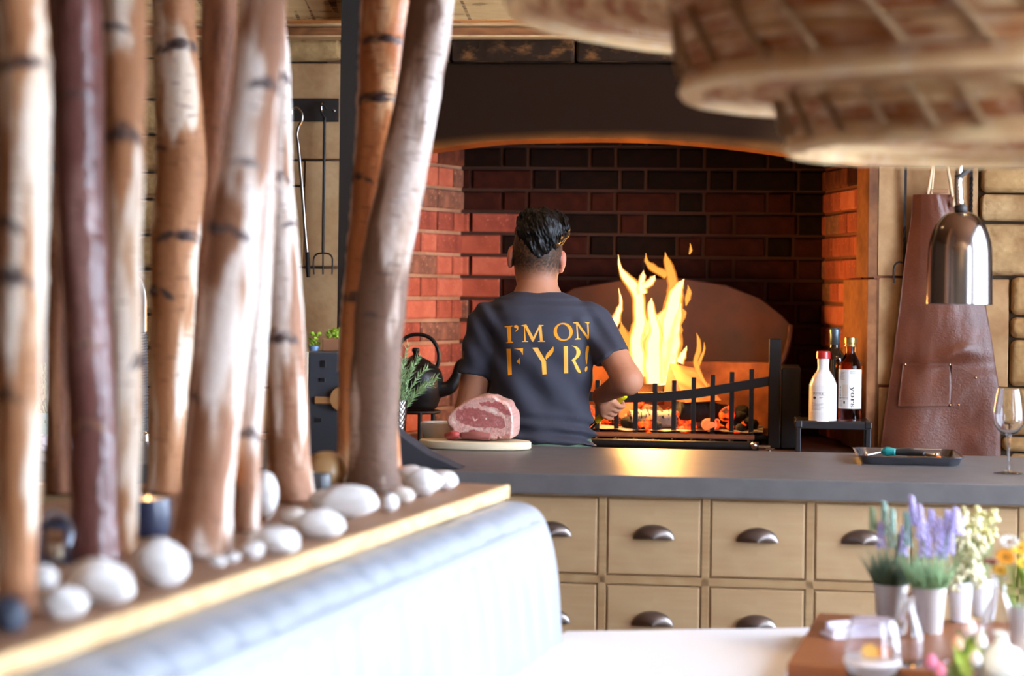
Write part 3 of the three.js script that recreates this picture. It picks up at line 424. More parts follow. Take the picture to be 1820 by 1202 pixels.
// ---------------------------------------------------------------- on the worktop
const onTop = (px, py) => toRoom(onY(px, py, CT));
const place = (px, py, b) => { const [a] = onB(px, py, b); return [a, CT + 0.0005, b]; };
{ // round board with the rib of beef
  const bb = 1.21, p = place(868, 795, bb), [a0] = p, l = onB(745, 797, bb)[0], r = onB(944, 797, bb)[0], R = (r - l) / 2;
  const t = thing('chopping_board', 'round pale wooden board under the raw rib of beef on the worktop', 'chopping board', [(l + r) / 2, p[1], bb]);
  part(t, 'board', lathe([[0, 0], [R - 0.006, 0], [R, 0.005], [R, 0.021], [R - 0.005, 0.025], [0, 0.025]], 64).scale(1, 1, 0.56), std(0xffffff, 0.6, { map: woodMap([232, 216, 184], [214, 192, 152], 51) }));
  const b = bb + 0.04, o = onB(868, 790, b), zx = (x) => 780 + x / 9.244, zy = (y) => 690 + y / 9.244, q = (x, y) => { const v = onB(zx(x), zy(y), b); return [v[0] - o[0], v[1] - (p[1] + 0.025)]; };
  const out = [[100, 850], [150, 800], [205, 760], [150, 680], [130, 560], [200, 450], [330, 360], [450, 270], [640, 200], [850, 190], [1000, 250], [1150, 320], [1220, 480], [1240, 620], [1235, 780], [1215, 875], [1150, 900], [1040, 900], [950, 918], [880, 910], [780, 890], [500, 895], [380, 905], [200, 915], [120, 895]].map(([x, y]) => new THREE.Vector2(...q(x, y)));
  const beef = thing('rib_of_beef', 'large raw rib of beef with marbled pink face on the round board', 'meat', [o[0], p[1] + 0.026, b]);
  const minY = Math.min(...out.map((v) => v.y)); out.forEach((v) => { v.y -= minY; });
  const g = new THREE.ExtrudeGeometry(new THREE.Shape(new THREE.SplineCurve([...out, out[0]]).getPoints(90)), { depth: 0.13, bevelEnabled: true, bevelThickness: 0.012, bevelSize: 0.008, bevelOffset: -0.008, bevelSegments: 5 }).translate(0, 0.001, -0.13); displace(g, (x, y, z) => { const n = fbm(x * 30 + 3, y * 30, z * 30, 3) - 0.5; return [n * 0.012, y < 0.008 ? 0 : n * 0.012, n * 0.008]; });
  const bx = [q(60, 0)[0], q(1280, 0)[0]], by = [q(0, 940)[1] - minY, q(0, 160)[1] - minY];
  { const P = g.attributes.position, uv = new Float32Array(P.count * 2); for (let i = 0; i < P.count; i++) { uv[2 * i] = (P.getX(i) - bx[0]) / (bx[1] - bx[0]); uv[2 * i + 1] = (P.getY(i) - by[0]) / (by[1] - by[0]); } g.setAttribute('uv', new THREE.BufferAttribute(uv, 2)); }
  const meatTex = canvasTex(1024, 656, (c, w, h) => {
    const X = (x) => (x - 60) / 1220 * w, Y = (y) => (y - 160) / 780 * h; c.fillStyle = '#d9a596'; c.fillRect(0, 0, w, h);
    const blob = (pts, col) => { c.fillStyle = col; c.beginPath(); const P = pts.map(([x, y]) => [X(x), Y(y)]); c.moveTo((P[0][0] + P[P.length - 1][0]) / 2, (P[0][1] + P[P.length - 1][1]) / 2); P.forEach((a, i) => { const n = P[(i + 1) % P.length]; c.quadraticCurveTo(a[0], a[1], (a[0] + n[0]) / 2, (a[1] + n[1]) / 2); }); c.fill(); };
    blob([[120, 560], [330, 360], [200, 480]], '#b06a48');
    blob([[640, 300], [800, 250], [1000, 280], [1150, 350], [1210, 500], [1120, 480], [1000, 400], [900, 350], [760, 330]], '#b4605a');
    blob([[300, 400], [440, 350], [640, 370], [800, 420], [940, 470], [1100, 520], [1120, 640], [1050, 720], [900, 690], [760, 690], [560, 690], [400, 640], [290, 560]], '#a9615a');
    blob([[330, 420], [480, 370], [640, 400], [740, 520], [700, 640], [500, 670], [350, 600]], '#a2564f');
    blob([[880, 520], [1060, 520], [1120, 600], [1040, 720], [900, 660]], '#b06661');
    blob([[780, 360], [900, 380], [980, 430], [920, 460], [820, 400]], '#e6c9b8'); blob([[990, 420], [1090, 470], [1130, 540], [1060, 490]], '#e4c6b4');
    blob([[230, 500], [260, 580], [350, 640], [270, 640], [200, 570]], '#ecd2ba'); blob([[440, 690], [700, 705], [900, 720], [860, 745], [600, 730], [420, 720]], '#e2bfae');
    blob([[90, 860], [200, 780], [330, 770], [340, 900], [160, 920]], '#b23d3c'); blob([[360, 760], [600, 740], [800, 780], [860, 880], [600, 895], [380, 890]], '#94413d'); blob([[860, 790], [960, 820], [940, 920], [860, 900]], '#e0b8a8'); blob([[1060, 800], [1180, 780], [1200, 880], [1080, 900]], '#c08070'); blob([[990, 810], [1030, 820], [1010, 900], [970, 890]], '#7a3a30'); blob([[1130, 560], [1230, 560], [1220, 800], [1100, 780]], '#d3a094');
    const R = rng(8); c.lineCap = 'round'; for (let i = 0; i < 90; i++) { const x = 350 + R() * 720, y = 420 + R() * 260, a = R() * 6, L = 8 + R() * 34; c.strokeStyle = 'rgba(232,200,186,' + (0.15 + R() * 0.4) + ')'; c.lineWidth = 1 + R() * 4; c.beginPath(); c.moveTo(X(x), Y(y)); c.quadraticCurveTo(X(x + Math.cos(a) * L), Y(y + Math.sin(a) * L), X(x + Math.cos(a + 1) * L * 1.6), Y(y + Math.sin(a + 1) * L * 1.6)); c.stroke(); }
    for (let i = 0; i < 160; i++) { const x = 80 + R() * 1180, y = 170 + R() * 760; c.fillStyle = ['rgba(238,214,194,0.35)', 'rgba(196,120,104,0.25)', 'rgba(150,74,66,0.22)'][i % 3]; c.beginPath(); c.ellipse(X(x), Y(y), 6 + R() * 26, 3 + R() * 9, R() * 3, 0, 7); c.fill(); }
    blob([[560, 520], [610, 530], [650, 570], [600, 560]], '#e3c0b4'); blob([[760, 510], [810, 515], [800, 550], [760, 545]], '#f0dcd4');
    const src = c.getImageData(0, 0, w, h), dst = c.createImageData(w, h); for (let y = 0; y < h; y++) for (let x = 0; x < w; x++) { const dx = (fbm(x / 46, y / 46, 2, 3) - 0.5) * 84, dy = (fbm(x / 46, y / 46, 9, 3) - 0.5) * 70, sx = clamp(Math.round(x + dx), 0, w - 1), sy = clamp(Math.round(y + dy), 0, h - 1), a = (sy * w + sx) * 4, b2 = (y * w + x) * 4, g2 = 0.86 + 0.28 * fbm(x / 14, y / 22, 5, 3); for (let k = 0; k < 3; k++) dst.data[b2 + k] = clamp(src.data[a + k] * g2, 0, 255); dst.data[b2 + 3] = 255; } c.putImageData(dst, 0, 0);
  });
  const mm = phys(0xffffff, 0.38, { map: meatTex, clearcoat: 0.25, clearcoatRoughness: 0.3, bumpMap: bumpCoarse, bumpScale: 0.002 });
  part(beef, 'joint_of_meat', g, mm);
  const e0 = q(150, 860), e1 = q(340, 830); part(beef, 'rib_bone', taperTube([[e0[0] - 0.006, 0.012, 0.006], [(e0[0] + e1[0]) / 2, 0.018, 0.016], [e1[0], 0.016, 0.012]], [0.008, 0.011, 0.009], 16, 12), phys([168, 62, 58], 0.4, { clearcoat: 0.2 }));
  const f0 = q(390, 880), f1 = q(860, 860); part(beef, 'rib_bone', taperTube([[f0[0], 0.013, 0.01], [(f0[0] + f1[0]) / 2, 0.017, 0.017], [f1[0], 0.012, 0.012]], [0.009, 0.012, 0.010], 16, 12), phys([150, 86, 78], 0.45));
}
{ // white bowl
  const b = 1.105, p = place(785, 782, b), rr = (onB(822, 750, b)[0] - onB(748, 750, b)[0]) / 2, h = onB(787, 752, b)[1] - CT, t = thing('bowl', 'small white ceramic bowl behind the raw beef on the worktop', 'bowl', p);
  part(t, 'bowl_wall', lathe(smoothProfile([[0, 0.002], [rr * 0.62, 0], [rr * 0.85, h * 0.3], [rr * 0.97, h * 0.75], [rr, h], [rr - 0.004, h - 0.001], [rr * 0.9, h * 0.6], [rr * 0.6, 0.012], [0, 0.01]], 60), 48), phys([236, 230, 220], 0.3, { clearcoat: 0.6 }));
}
{ // rosemary in a hammered cup
  const b = 1.18, p = place(708, 772, b), h = onB(708, 712, b)[1] - CT, r1 = 0.026, t = thing('rosemary_cup', 'fresh rosemary sprigs standing in a hammered silver cup beside the kettle', 'herb cup', p);
  const g = new THREE.CylinderGeometry(r1, r1 * 0.78, h, 72, 44, true); displace(g, (x, y, z) => { const a = Math.atan2(z, x), row = Math.floor((y + h / 2) / 0.0085), k = Math.cos((a * 14 + (row % 2) * Math.PI)) * Math.cos(((y + h / 2) / 0.0085 - row - 0.5) * Math.PI); const s = -0.0022 * Math.max(k, 0) / r1; return [x * s * 1, 0, z * s]; });
  part(t, 'cup', g.translate(0, h / 2, 0), M.steel); part(t, 'cup_base', new THREE.CylinderGeometry(r1 * 0.78, r1 * 0.78, 0.003, 40).translate(0, 0.0015, 0), M.steel); part(t, 'cup_rim', new THREE.TorusGeometry(r1, 0.0016, 8, 48).rotateX(Math.PI / 2).translate(0, h, 0), M.steel);
  M.rosemary = std([150, 178, 124], 0.6, { side: THREE.DoubleSide }); M.rosemaryStem = std([128, 140, 88], 0.7);
  const R = rng(21), tips = [[0.045, 0.135], [0.03, 0.20], [0.085, 0.12], [0.115, 0.085], [0.1, 0.06], [0.012, 0.15], [-0.02, 0.16], [0.062, 0.16], [-0.03, 0.1], [0.075, 0.05], [0.02, 0.11]];
  tips.forEach(([tx, ty], n) => {
    const zt = (R() - 0.4) * 0.07, P0 = V3((R() - 0.5) * 0.02, h * 0.5, (R() - 0.5) * 0.02), P1 = V3(tx * 0.35, h + ty * 0.45, zt * 0.5), P2 = V3(tx, h + ty * 0.82, zt), c = new THREE.QuadraticBezierCurve3(P0, P1, P2), l = [new THREE.TubeGeometry(c, 10, 0.0011, 5)];
    for (let i = 0; i < 46; i++) { const s = 0.28 + 0.72 * i / 46, o = c.getPoint(s), T = c.getTangent(s), side = V3(R() - 0.5, R() - 0.5, R() - 0.5).cross(T).normalize(), d = T.clone().multiplyScalar(0.75).addScaledVector(side, 0.65).normalize(), L = 0.016 + R() * 0.014; const cone = new THREE.ConeGeometry(0.0014, L, 4).translate(0, L / 2, 0).applyQuaternion(new THREE.Quaternion().setFromUnitVectors(V3(0, 1, 0), d)).translate(o.x, o.y, o.z); l.push(cone); }
    part(t, 'sprig', merge(l), n % 3 ? M.rosemary : std([146, 172, 112], 0.6));
  });
}
{ // cast-iron kettle on a trivet at the side of the hearth
  const b = 0.12, K = (x, y) => { const q = onB(x, y, b); return [q[0], q[1]]; }, ca = K(738, 700)[0], s = (px) => px * 7.3 / F, yb = K(740, 728)[1];
  const tv = thing('trivet', 'black iron trivet stand under the cast iron kettle', 'trivet', [ca, HEARTH, b]);
  part(tv, 'ring', new THREE.TorusGeometry(0.085, 0.006, 8, 40).rotateX(Math.PI / 2).translate(0, yb - HEARTH - 0.007, 0), M.iron);
  for (let i = 0; i < 3; i++) { const a = i * 2.094 + 1.2; part(tv, 'leg', bar([Math.cos(a) * 0.085, 0, Math.sin(a) * 0.085], [Math.cos(a) * 0.085, yb - HEARTH - 0.006, Math.sin(a) * 0.085], 0.008, 8), M.iron); }
  part(tv, 'cross_bar', bar([-0.085, yb - HEARTH - 0.007, 0], [0.085, yb - HEARTH - 0.007, 0], 0.005, 8), M.iron);
  const t = thing('kettle', 'black cast iron kettle with a tall arched handle on the hearth', 'kettle', [ca, yb, b]), h = K(740, 652)[1] - yb, r = s(50);
  part(t, 'kettle_body', lathe(smoothProfile([[0, 0.0], [r * 0.7, 0.002], [r * 0.88, h * 0.2], [r, h * 0.5], [r * 0.97, h * 0.82], [r * 0.8, h], [r * 0.55, h * 1.08], [0, h * 1.1]], 40), 48), M.castIron);
  const lid = part(t, 'lid', lathe(smoothProfile([[r * 0.62, h * 1.06], [r * 0.5, h * 1.14], [r * 0.25, h * 1.22], [0.012, h * 1.27], [0.009, h * 1.3], [0.014, h * 1.38], [0.01, h * 1.44], [0, h * 1.45]], 40), 32), M.castIron); void lid;
  const hp = [[705, 652], [706, 630], [713, 608], [728, 597], [748, 595], [766, 602], [778, 620], [780, 640], [775, 656]].map(([x, y]) => { const q = K(x, y); return [q[0] - ca, q[1] - yb, 0]; });
  part(t, 'handle', tube(hp, 0.0072, 40, 10), M.castIron);
  const sp = [[778, 694], [800, 688], [812, 668], [818, 648], [832, 640]].map(([x, y]) => { const q = K(x, y); return [q[0] - ca, q[1] - yb, 0]; });
  part(t, 'spout', taperTube(sp, [0.028, 0.024, 0.019, 0.016, 0.015], 30, 16), M.castIron);
}
{ // dark upright box with slots, herbs on top
  const b = 1.62, [aL] = onB(547, 700, b), [aR] = onB(652, 700, b), yt = onB(575, 626, b)[1], w = aR - aL, h = yt - CT, t = thing('slotted_box', 'dark slate grey upright box with small slots standing on the worktop behind the birch trunks', 'box', [(aL + aR) / 2, CT + 0.0005, b]);
  const sm = std([62, 64, 70], 0.55), d = 0.15; part(t, 'box_body', box(w, h, d, 0.006, 2).translate(0, h / 2, -d / 2), sm);
  part(t, 'lit_edge_strip', box(0.007, h * 0.99, 0.012, 0.002).translate(-w / 2 - 0.0036, h * 0.5, -0.004), std([214, 192, 160], 0.5));  // pale strip painting the light caught on the left edge
  for (const [x, y, ww, hh] of [[575, 647, 8, 12], [573, 676, 10, 7], [567, 747, 11, 7], [612, 650, 9, 9]]) { const q = onB(x, y, b); part(t, 'slot', box(ww * 0.0016, hh * 0.0016, 0.004, 0.001).translate(q[0] - (aL + aR) / 2, q[1] - CT, 0.001), M.black); }
  const k = onB(580, 712, b), kk = onB(610, 706, b), tan = std([176, 124, 74], 0.6); part(t, 'wooden_toggle', merge([box(0.075, 0.02, 0.012, 0.003).translate(k[0] - (aL + aR) / 2 + 0.006, k[1] - CT, 0.0065), new THREE.CylinderGeometry(0.034, 0.034, 0.016, 28).rotateX(Math.PI / 2).translate(kk[0] - (aL + aR) / 2, kk[1] - CT - 0.005, 0.009)]), tan);
  // herb tub and blue pot on the box
  const leaf = (R, n, rx, ry, rz, sz) => { const l = []; for (let i = 0; i < n; i++) { const a = R() * 6.28, e = R(), g = new THREE.SphereGeometry(1, 6, 4).scale(sz * (0.6 + R() * 0.7), sz * 0.22, sz * (0.5 + R() * 0.5)); g.rotateX(R() * 2 - 1).rotateZ(R() * 2 - 1).rotateY(R() * 6); l.push(g.translate(Math.cos(a) * rx * Math.sqrt(e), R() * ry, Math.sin(a) * rz * Math.sqrt(R()))); } return merge(l); };
  const lime = std([150, 186, 50], 0.6), R = rng(6), [p1] = onB(558, 622, b - 0.05), [p2, y2] = onB(600, 605, b - 0.07);
  const u = thing('herb_pot', 'bright green seedlings in a tiny pale blue pot on the dark slotted box', 'potted herb', [p1, yt + 0.001, b - 0.05]); part(u, 'pot', lathe([[0, 0], [0.012, 0], [0.015, 0.014], [0.0135, 0.014], [0.011, 0.003], [0, 0.003]], 24), std([140, 170, 205], 0.4)); part(u, 'seedlings', leaf(R, 46, 0.016, 0.036, 0.016, 0.006).translate(0, 0.014, 0), lime); part(u, 'stems', merge([0, 1, 2, 3].map((i) => bar([0, 0.003, 0], [Math.cos(i * 2) * 0.01, 0.034, Math.sin(i * 2) * 0.01], 0.0009, 5))), lime);
  const v = thing('herb_box', 'bright green cress growing in a brown card tub on the dark slotted box', 'potted herb', [p2, yt + 0.001, b - 0.07]); part(v, 'tub', box(0.075, y2 - yt + 0.004, 0.06, 0.003).translate(0, (y2 - yt + 0.004) / 2, 0), std([160, 110, 76], 0.8)); part(v, 'cress', leaf(R, 90, 0.026, 0.03, 0.022, 0.0055).translate(-0.008, y2 - yt + 0.004, 0), lime);
}
{ // sloping dark slate stand at the worktop's edge
  const b = 1.93, P = [[672, 846], [672, 742], [712, 774], [760, 808], [818, 852]].map(([x, y]) => onB(x, y, b)), c = P[0][0]; const s = new THREE.Shape(); s.moveTo(0, 0); s.lineTo(0, P[1][1] - CT); s.lineTo(P[2][0] - c, P[2][1] - CT); s.lineTo(P[3][0] - c, P[3][1] - CT); s.lineTo(P[4][0] - c + 0.0, 0); s.lineTo(0, 0);
  const t = thing('slate_stand', 'black sloping slate stand on the worktop left of the raw beef', 'stand', [c, CT + 0.0005, b - 0.1]); part(t, 'sloping_side', metreUV(new THREE.ExtrudeGeometry(s, { depth: 0.09, bevelEnabled: true, bevelThickness: 0.004, bevelSize: 0.004, bevelOffset: -0.004, bevelSegments: 2 })).translate(0, 0.0, 0.005), std([50, 50, 56], 0.6));
}
{ // metal tray with tongs
  const q = [[1503, 822], [1540, 803], [1708, 808], [1690, 838]].map(([x, y]) => onTop(x, y)), c = [(q[0][0] + q[2][0]) / 2, CT + 0.0005, (q[1][2] + q[3][2]) / 2], w = onTop(1697, 825)[0] - onTop(1514, 825)[0], d = Math.min(0.34, onTop(1600, 836)[2] - onTop(1600, 806)[2]);
  const t = thing('serving_tray', 'dark rectangular metal tray with a bright rim lying on the right of the worktop', 'tray', c);
  const rr = (x, y, r) => { const s = new THREE.Shape(); s.moveTo(-x + r, -y); s.lineTo(x - r, -y); s.absarc(x - r, -y + r, r, -Math.PI / 2, 0); s.lineTo(x, y - r); s.absarc(x - r, y - r, r, 0, Math.PI / 2); s.lineTo(-x + r, y); s.absarc(-x + r, y - r, r, Math.PI / 2, Math.PI); s.lineTo(-x, -y + r); s.absarc(-x + r, -y + r, r, Math.PI, Math.PI * 1.5); return s; };
  const O = rr(w / 2, d / 2, 0.035).getPoints(10), ring = (k, y, sh) => O.map((p) => { const l = p.length(); return [p.x * (1 - sh / (w / 2)), y, p.y * (1 - sh / (d / 2))]; }), rows = [ring(0, 0, 0.014), ring(0, 0.002, 0.010), ring(0, 0.020, 0.002), ring(0, 0.023, -0.004), ring(0, 0.024, 0), ring(0, 0.021, 0.004), ring(0, 0.005, 0.012), ring(0, 0.0035, 0.018)], pos = [], idx = [], n = O.length; rows.forEach((r) => r.forEach((p) => pos.push(...p)));
  for (let i = 0; i + 1 < rows.length; i++) for (let j = 0; j < n; j++) { const a = i * n + j, b = i * n + (j + 1) % n; idx.push(a, a + n, b, b, a + n, b + n); }
  const g = new THREE.BufferGeometry().setAttribute('position', new THREE.Float32BufferAttribute(pos, 3)).setIndex(idx); g.computeVertexNormals();
  const tm = std([128, 130, 138], 0.22, { metalness: 0.9 }); part(t, 'tray_rim', g, tm); part(t, 'tray_floor', new THREE.ExtrudeGeometry(rr(w / 2 - 0.012, d / 2 - 0.012, 0.028), { depth: 0.0025, bevelEnabled: false }).rotateX(-Math.PI / 2).translate(0, 0.001, 0), std([84, 78, 72], 0.3, { metalness: 0.8 }));
  const u = thing('tongs', 'kitchen tongs with a teal handle and dark grip lying in the metal tray', 'tongs', [c[0] - 0.01, c[1] + 0.0045, c[2] - 0.01]);
  part(u, 'teal_handle', taperTube([[-0.058, 0.016, -0.03], [-0.045, 0.018, -0.03], [-0.02, 0.017, -0.025]], [0.009, 0.013, 0.010], 14, 14), phys([20, 130, 130], 0.3, { clearcoat: 0.5 }), 'teal handle'); part(u, 'dark_grip', taperTube([[-0.02, 0.017, -0.026], [0.02, 0.017, -0.022], [0.06, 0.013, -0.01]], [0.0095, 0.011, 0.008], 14, 14), M.black);
  part(u, 'arm', merge([bar([0.06, 0.013, -0.01], [0.11, 0.006, 0.02], 0.004, 8), bar([-0.058, 0.016, -0.03], [-0.105, 0.008, 0.01], 0.004, 8), bar([-0.105, 0.008, 0.01], [-0.1, 0.005, 0.03], 0.0045, 8)]), M.steel); part(u, 'bolt', new THREE.SphereGeometry(0.006, 14, 10).translate(0.092, 0.014, 0.0), M.chrome);
  const v = thing('skewer', 'thin steel skewer with an orange tip in the metal tray', 'skewer', [c[0] + 0.075, c[1] + 0.0045, c[2] + 0.03]); part(v, 'shaft', bar([-0.075, 0.008, -0.012], [0.006, 0.008, -0.004], 0.003, 8), M.steel); part(v, 'orange_tip', new THREE.SphereGeometry(0.0065, 14, 10).scale(1.2, 1, 1).translate(0.01, 0.0075, -0.003), phys([236, 110, 30], 0.35));
}
function wineGlass(name, label, pos, s, turn, group) {
  const t = thing(name, label, 'wine glass', pos, turn, group), R = 0.041 * s, h = 0.22 * s;
  part(t, 'bowl', lathe(smoothProfile([[0.006 * s, h * 0.455], [R * 0.55, h * 0.49], [R * 0.92, h * 0.58], [R, h * 0.68], [R * 0.93, h * 0.83], [R * 0.76, h], [R * 0.75, h], [R * 0.91, h * 0.83], [R * 0.975, h * 0.68], [R * 0.89, h * 0.585], [R * 0.5, h * 0.5], [0, h * 0.475]], 70), 48), M.glassSolid);
  part(t, 'stem', lathe(smoothProfile([[0.0075 * s, 0.003], [0.0042 * s, h * 0.06], [0.0035 * s, h * 0.2], [0.0038 * s, h * 0.4], [0.008 * s, h * 0.465], [0, h * 0.468]], 30), 24), M.glassSolid);
  part(t, 'foot', lathe([[0, 0], [R * 0.92, 0.0005], [R * 0.93, 0.0015], [0.012 * s, 0.005], [0.0065 * s, 0.008], [0, 0.008]], 48), M.glassSolid); return t;
}
M.glassSolid = phys([255, 255, 255], 0.01, { transmission: 1, thickness: 0.002, ior: 1.48 });
{ const q = onTop(1792, 842); wineGlass('wine_glass', 'empty stemmed wine glass standing on the grey worktop beside the leather apron', [q[0], CT + 0.0005, q[2]], 1.0, 0); }
{ // heat lamp: bell on a curved arm rising from the worktop outside the frame
  const b = 1.75, C = onB(1705, 540, b), rr = (onB(1764, 520, b)[0] - onB(1646, 520, b)[0]) / 2, h = onB(1705, 376, b)[1] - C[1], sx = 0.42, t = thing('heat_lamp', 'brushed steel bell shaped heat lamp on a curved arm above the worktop', 'lamp', [C[0] + sx, CT + 0.0005, b]), y0 = C[1] - CT, L = (x, y, z = 0) => { const q = onB(x, y, b + z); return [q[0] - C[0] - sx, q[1] - CT, z]; };
  M.bell = phys([158, 150, 146], 0.16, { metalness: 1, anisotropy: 0.5 });
  part(t, 'bell_shade', lathe([...smoothProfile([[rr * 0.17, h], [rr * 0.45, h * 0.965], [rr * 0.75, h * 0.85], [rr * 0.93, h * 0.66], [rr * 0.975, h * 0.45], [rr, 0.0]], 40), [rr * 1.0, -0.002], [rr - 0.003, -0.002], ...smoothProfile([[rr - 0.004, 0], [rr * 0.93, h * 0.45], [rr * 0.7, h * 0.83], [rr * 0.15, h * 0.97]], 24)], 64).translate(-sx, y0, 0), M.bell);
  part(t, 'collar', lathe([[0, h - 0.004], [rr * 0.2, h - 0.004], [rr * 0.2, h + 0.012], [rr * 0.12, h + 0.02], [0, h + 0.02]], 24).translate(-sx, y0, 0), M.darkSteel);
  part(t, 'flexible_neck', taperTube([L(1707, 380), L(1704, 350), L(1703, 325), L(1706, 296), L(1714, 262)], [0.012, 0.011, 0.010, 0.0095, 0.009], 40, 16, (u, v) => 0.08 * Math.sin(v * 160)), M.chrome);
  part(t, 'curved_arm', tube([L(1700, 318, 0.004), L(1722, 300), L(1756, 278), L(1800, 267), L(1850, 272), L(1905, 310), L(1948, 400), [0, 0.25, 0], [0, 0.01, 0]], 0.0085, 60, 12), M.darkSteel);
  part(t, 'hook', merge([tube([L(1714, 262), L(1722, 235), L(1738, 222), L(1752, 232)], 0.006, 20, 10)]), M.chrome);
  part(t, 'base_plate', lathe([[0, 0], [0.07, 0], [0.072, 0.006], [0.068, 0.012], [0.012, 0.016], [0, 0.016]], 40), M.darkSteel);
}

// ---------------------------------------------------------------- bottles on a small black stand, right of the fire
{
  const b = 0.20, A = (x) => onB(x, 760, b)[0], a0 = A(1413), a1 = A(1550), top = onB(1480, 749, b)[1], w = a1 - a0, d = 0.22, ac = (a0 + a1) / 2, t = thing('bottle_stand', 'small black plastic stand with square legs holding the three bottles', 'stand', [ac, HEARTH, b - d / 2]);
  const h = top - HEARTH; part(t, 'shelf_top', box(w - 0.012, 0.007, d - 0.012, 0.003).translate(0, h - 0.0035, 0), M.blackPlastic);
  for (const z of [-1, 1]) part(t, 'side_rail', box(w - 0.03, 0.024, 0.012, 0.004).translate(0, h - 0.016, z * (d / 2 - 0.008)), M.blackPlastic); for (const x of [-1, 1]) part(t, 'side_rail', box(0.012, 0.024, d - 0.03, 0.004).translate(x * (w / 2 - 0.008), h - 0.016, 0), M.blackPlastic);
  for (const x of [-1, 1]) for (const z of [-1, 1]) { part(t, 'leg', box(0.017, h - 0.018, 0.017, 0.003).translate(x * (w / 2 - 0.012), (h - 0.018) / 2, z * (d / 2 - 0.012)), M.blackPlastic); part(t, 'corner_cap', box(0.026, 0.026, 0.026, 0.006, 3).translate(x * (w / 2 - 0.012), h - 0.012, z * (d / 2 - 0.012)), M.blackPlastic); }
  const Y = top + 0.0008, sc = 7.12 / F, ink = '#23211f';
  // curved label: part of a cylinder, just outside the glass
  const label = (r, y0, y1, a0, a1, tex, rough = 0.6) => [new THREE.CylinderGeometry(r, r, y1 - y0, 40, 1, true, a0, a1 - a0).translate(0, (y0 + y1) / 2, 0), std(0xffffff, rough, { map: tex, side: THREE.DoubleSide })];
  { // white ceramic bottle
    const bb = b - 0.05, a = onB(1462, 748, bb)[0], u = thing('bottle', 'white ceramic bottle with a red cap at the front of the black stand', 'bottle', [a, Y, bb]), r = 25 * sc, h = 112 * sc;
    part(u, 'bottle_body', lathe(smoothProfile([[0, 0.001], [r * 0.93, 0.0005], [r, 0.006], [r, h * 0.5], [r * 0.97, h * 0.58], [r * 0.74, h * 0.7], [r * 0.47, h * 0.79], [r * 0.41, h * 0.86], [r * 0.41, h], [0, h]], 60), 56), phys([238, 234, 228], 0.22, { clearcoat: 0.6 }));
    part(u, 'red_cap', lathe(smoothProfile([[0, h], [r * 0.47, h * 0.985], [r * 0.52, h * 1.01], [r * 0.5, h * 1.085], [r * 0.42, h * 1.11], [0, h * 1.115]], 30), 36), phys([176, 30, 30], 0.35, { clearcoat: 0.4 }), 'red wax cap');
    const tex = canvasTex(512, 512, (c, W0, H0) => { c.fillStyle = '#eeeae4'; c.fillRect(0, 0, W0, H0); c.fillStyle = ink; c.textAlign = 'center'; c.font = 'bold 64px serif'; c.fillText('OLIVIER', 256, 80); c.fillRect(60, 24, 390, 3); c.fillRect(60, 98, 390, 3); c.beginPath(); c.ellipse(170, 160, 44, 28, 0, 0, 7); c.fill(); c.fillRect(164, 170, 10, 40); c.fillRect(300, 140, 90, 8); c.fillRect(300, 160, 60, 6); c.font = '26px serif'; c.fillText('~~~~~~', 240, 250); for (let i = 0; i < 8; i++) c.fillRect(80 + (i % 3) * 14, 280 + i * 24, 330 - (i % 4) * 34, 5); });
    part(u, 'printed_label', ...label(r + 0.0004, h * 0.13, h * 0.47, -1.15, 0.35, tex, 0.4));
  }
  M.amber = phys([255, 236, 214], 0.03, { transmission: 1, thickness: 0.05, ior: 1.36, attenuationColor: lin(206, 104, 30), attenuationDistance: 0.06 });
  { // amber bottle
    const bb = b - 0.06, a = onB(1510, 748, bb)[0], u = thing('bottle', 'bottle of amber spirit with a gold cap and white paper label', 'bottle', [a, Y, bb]), r = 21 * sc, h = 136 * sc;
    part(u, 'glass_body', lathe(smoothProfile([[0, 0.002], [r * 0.94, 0.0005], [r, 0.006], [r, h * 0.3], [r, h * 0.68], [r * 0.95, h * 0.74], [r * 0.62, h * 0.83], [r * 0.44, h * 0.88], [r * 0.4, h * 0.92], [r * 0.4, h], [0, h]], 70), 48), M.amber);
    part(u, 'gold_cap', lathe([[0, h + 0.026], [r * 0.48, h + 0.026], [r * 0.52, h + 0.023], [r * 0.52, h + 0.006], [r * 0.46, h + 0.004], [r * 0.46, h + 0.001], [r * 0.52, h - 0.001], [r * 0.52, h - 0.006], [r * 0.42, h - 0.006]].reverse(), 36), std([196, 168, 104], 0.3, { metalness: 0.9 }), 'gold screw cap');
    const tex = canvasTex(1024, 768, (c, W0, H0) => { c.fillStyle = '#d6d2cb'; c.fillRect(0, 0, W0, H0); c.fillStyle = '#e8e5df'; c.fillRect(470, 0, 330, H0); c.fillStyle = ink; c.save(); c.translate(560, 330); c.rotate(Math.PI / 2); c.font = 'bold 190px serif'; c.textAlign = 'left'; c.fillText('yors', 0, 0); c.restore(); c.fillRect(520, 40, 240, 7); c.fillRect(520, 62, 240, 5); c.fillRect(520, 80, 240, 5); for (let i = 0; i < 7; i++) c.fillRect(140, 60 + i * 22, 190 - (i % 3) * 30, 5); c.save(); c.translate(120, 330); c.rotate(Math.PI / 2); c.font = 'bold 96px serif'; c.fillText('YORS', 0, 0); c.restore(); for (let i = 0; i < 5; i++) { c.fillStyle = '#b98a4e'; c.fillRect(240 + i * 44, 300, 14, 230); } c.fillStyle = ink; c.fillRect(80, 556, 380, 8); c.fillRect(80, 580, 380, 4); c.fillRect(300, 620, 60, 50); for (let i = 0; i < 5; i++) c.fillRect(100, 610 + i * 26, 150, 5); });
    part(u, 'paper_label', ...label(r + 0.0006, h * 0.16, h * 0.68, -1.35, 1.2, tex));
  }
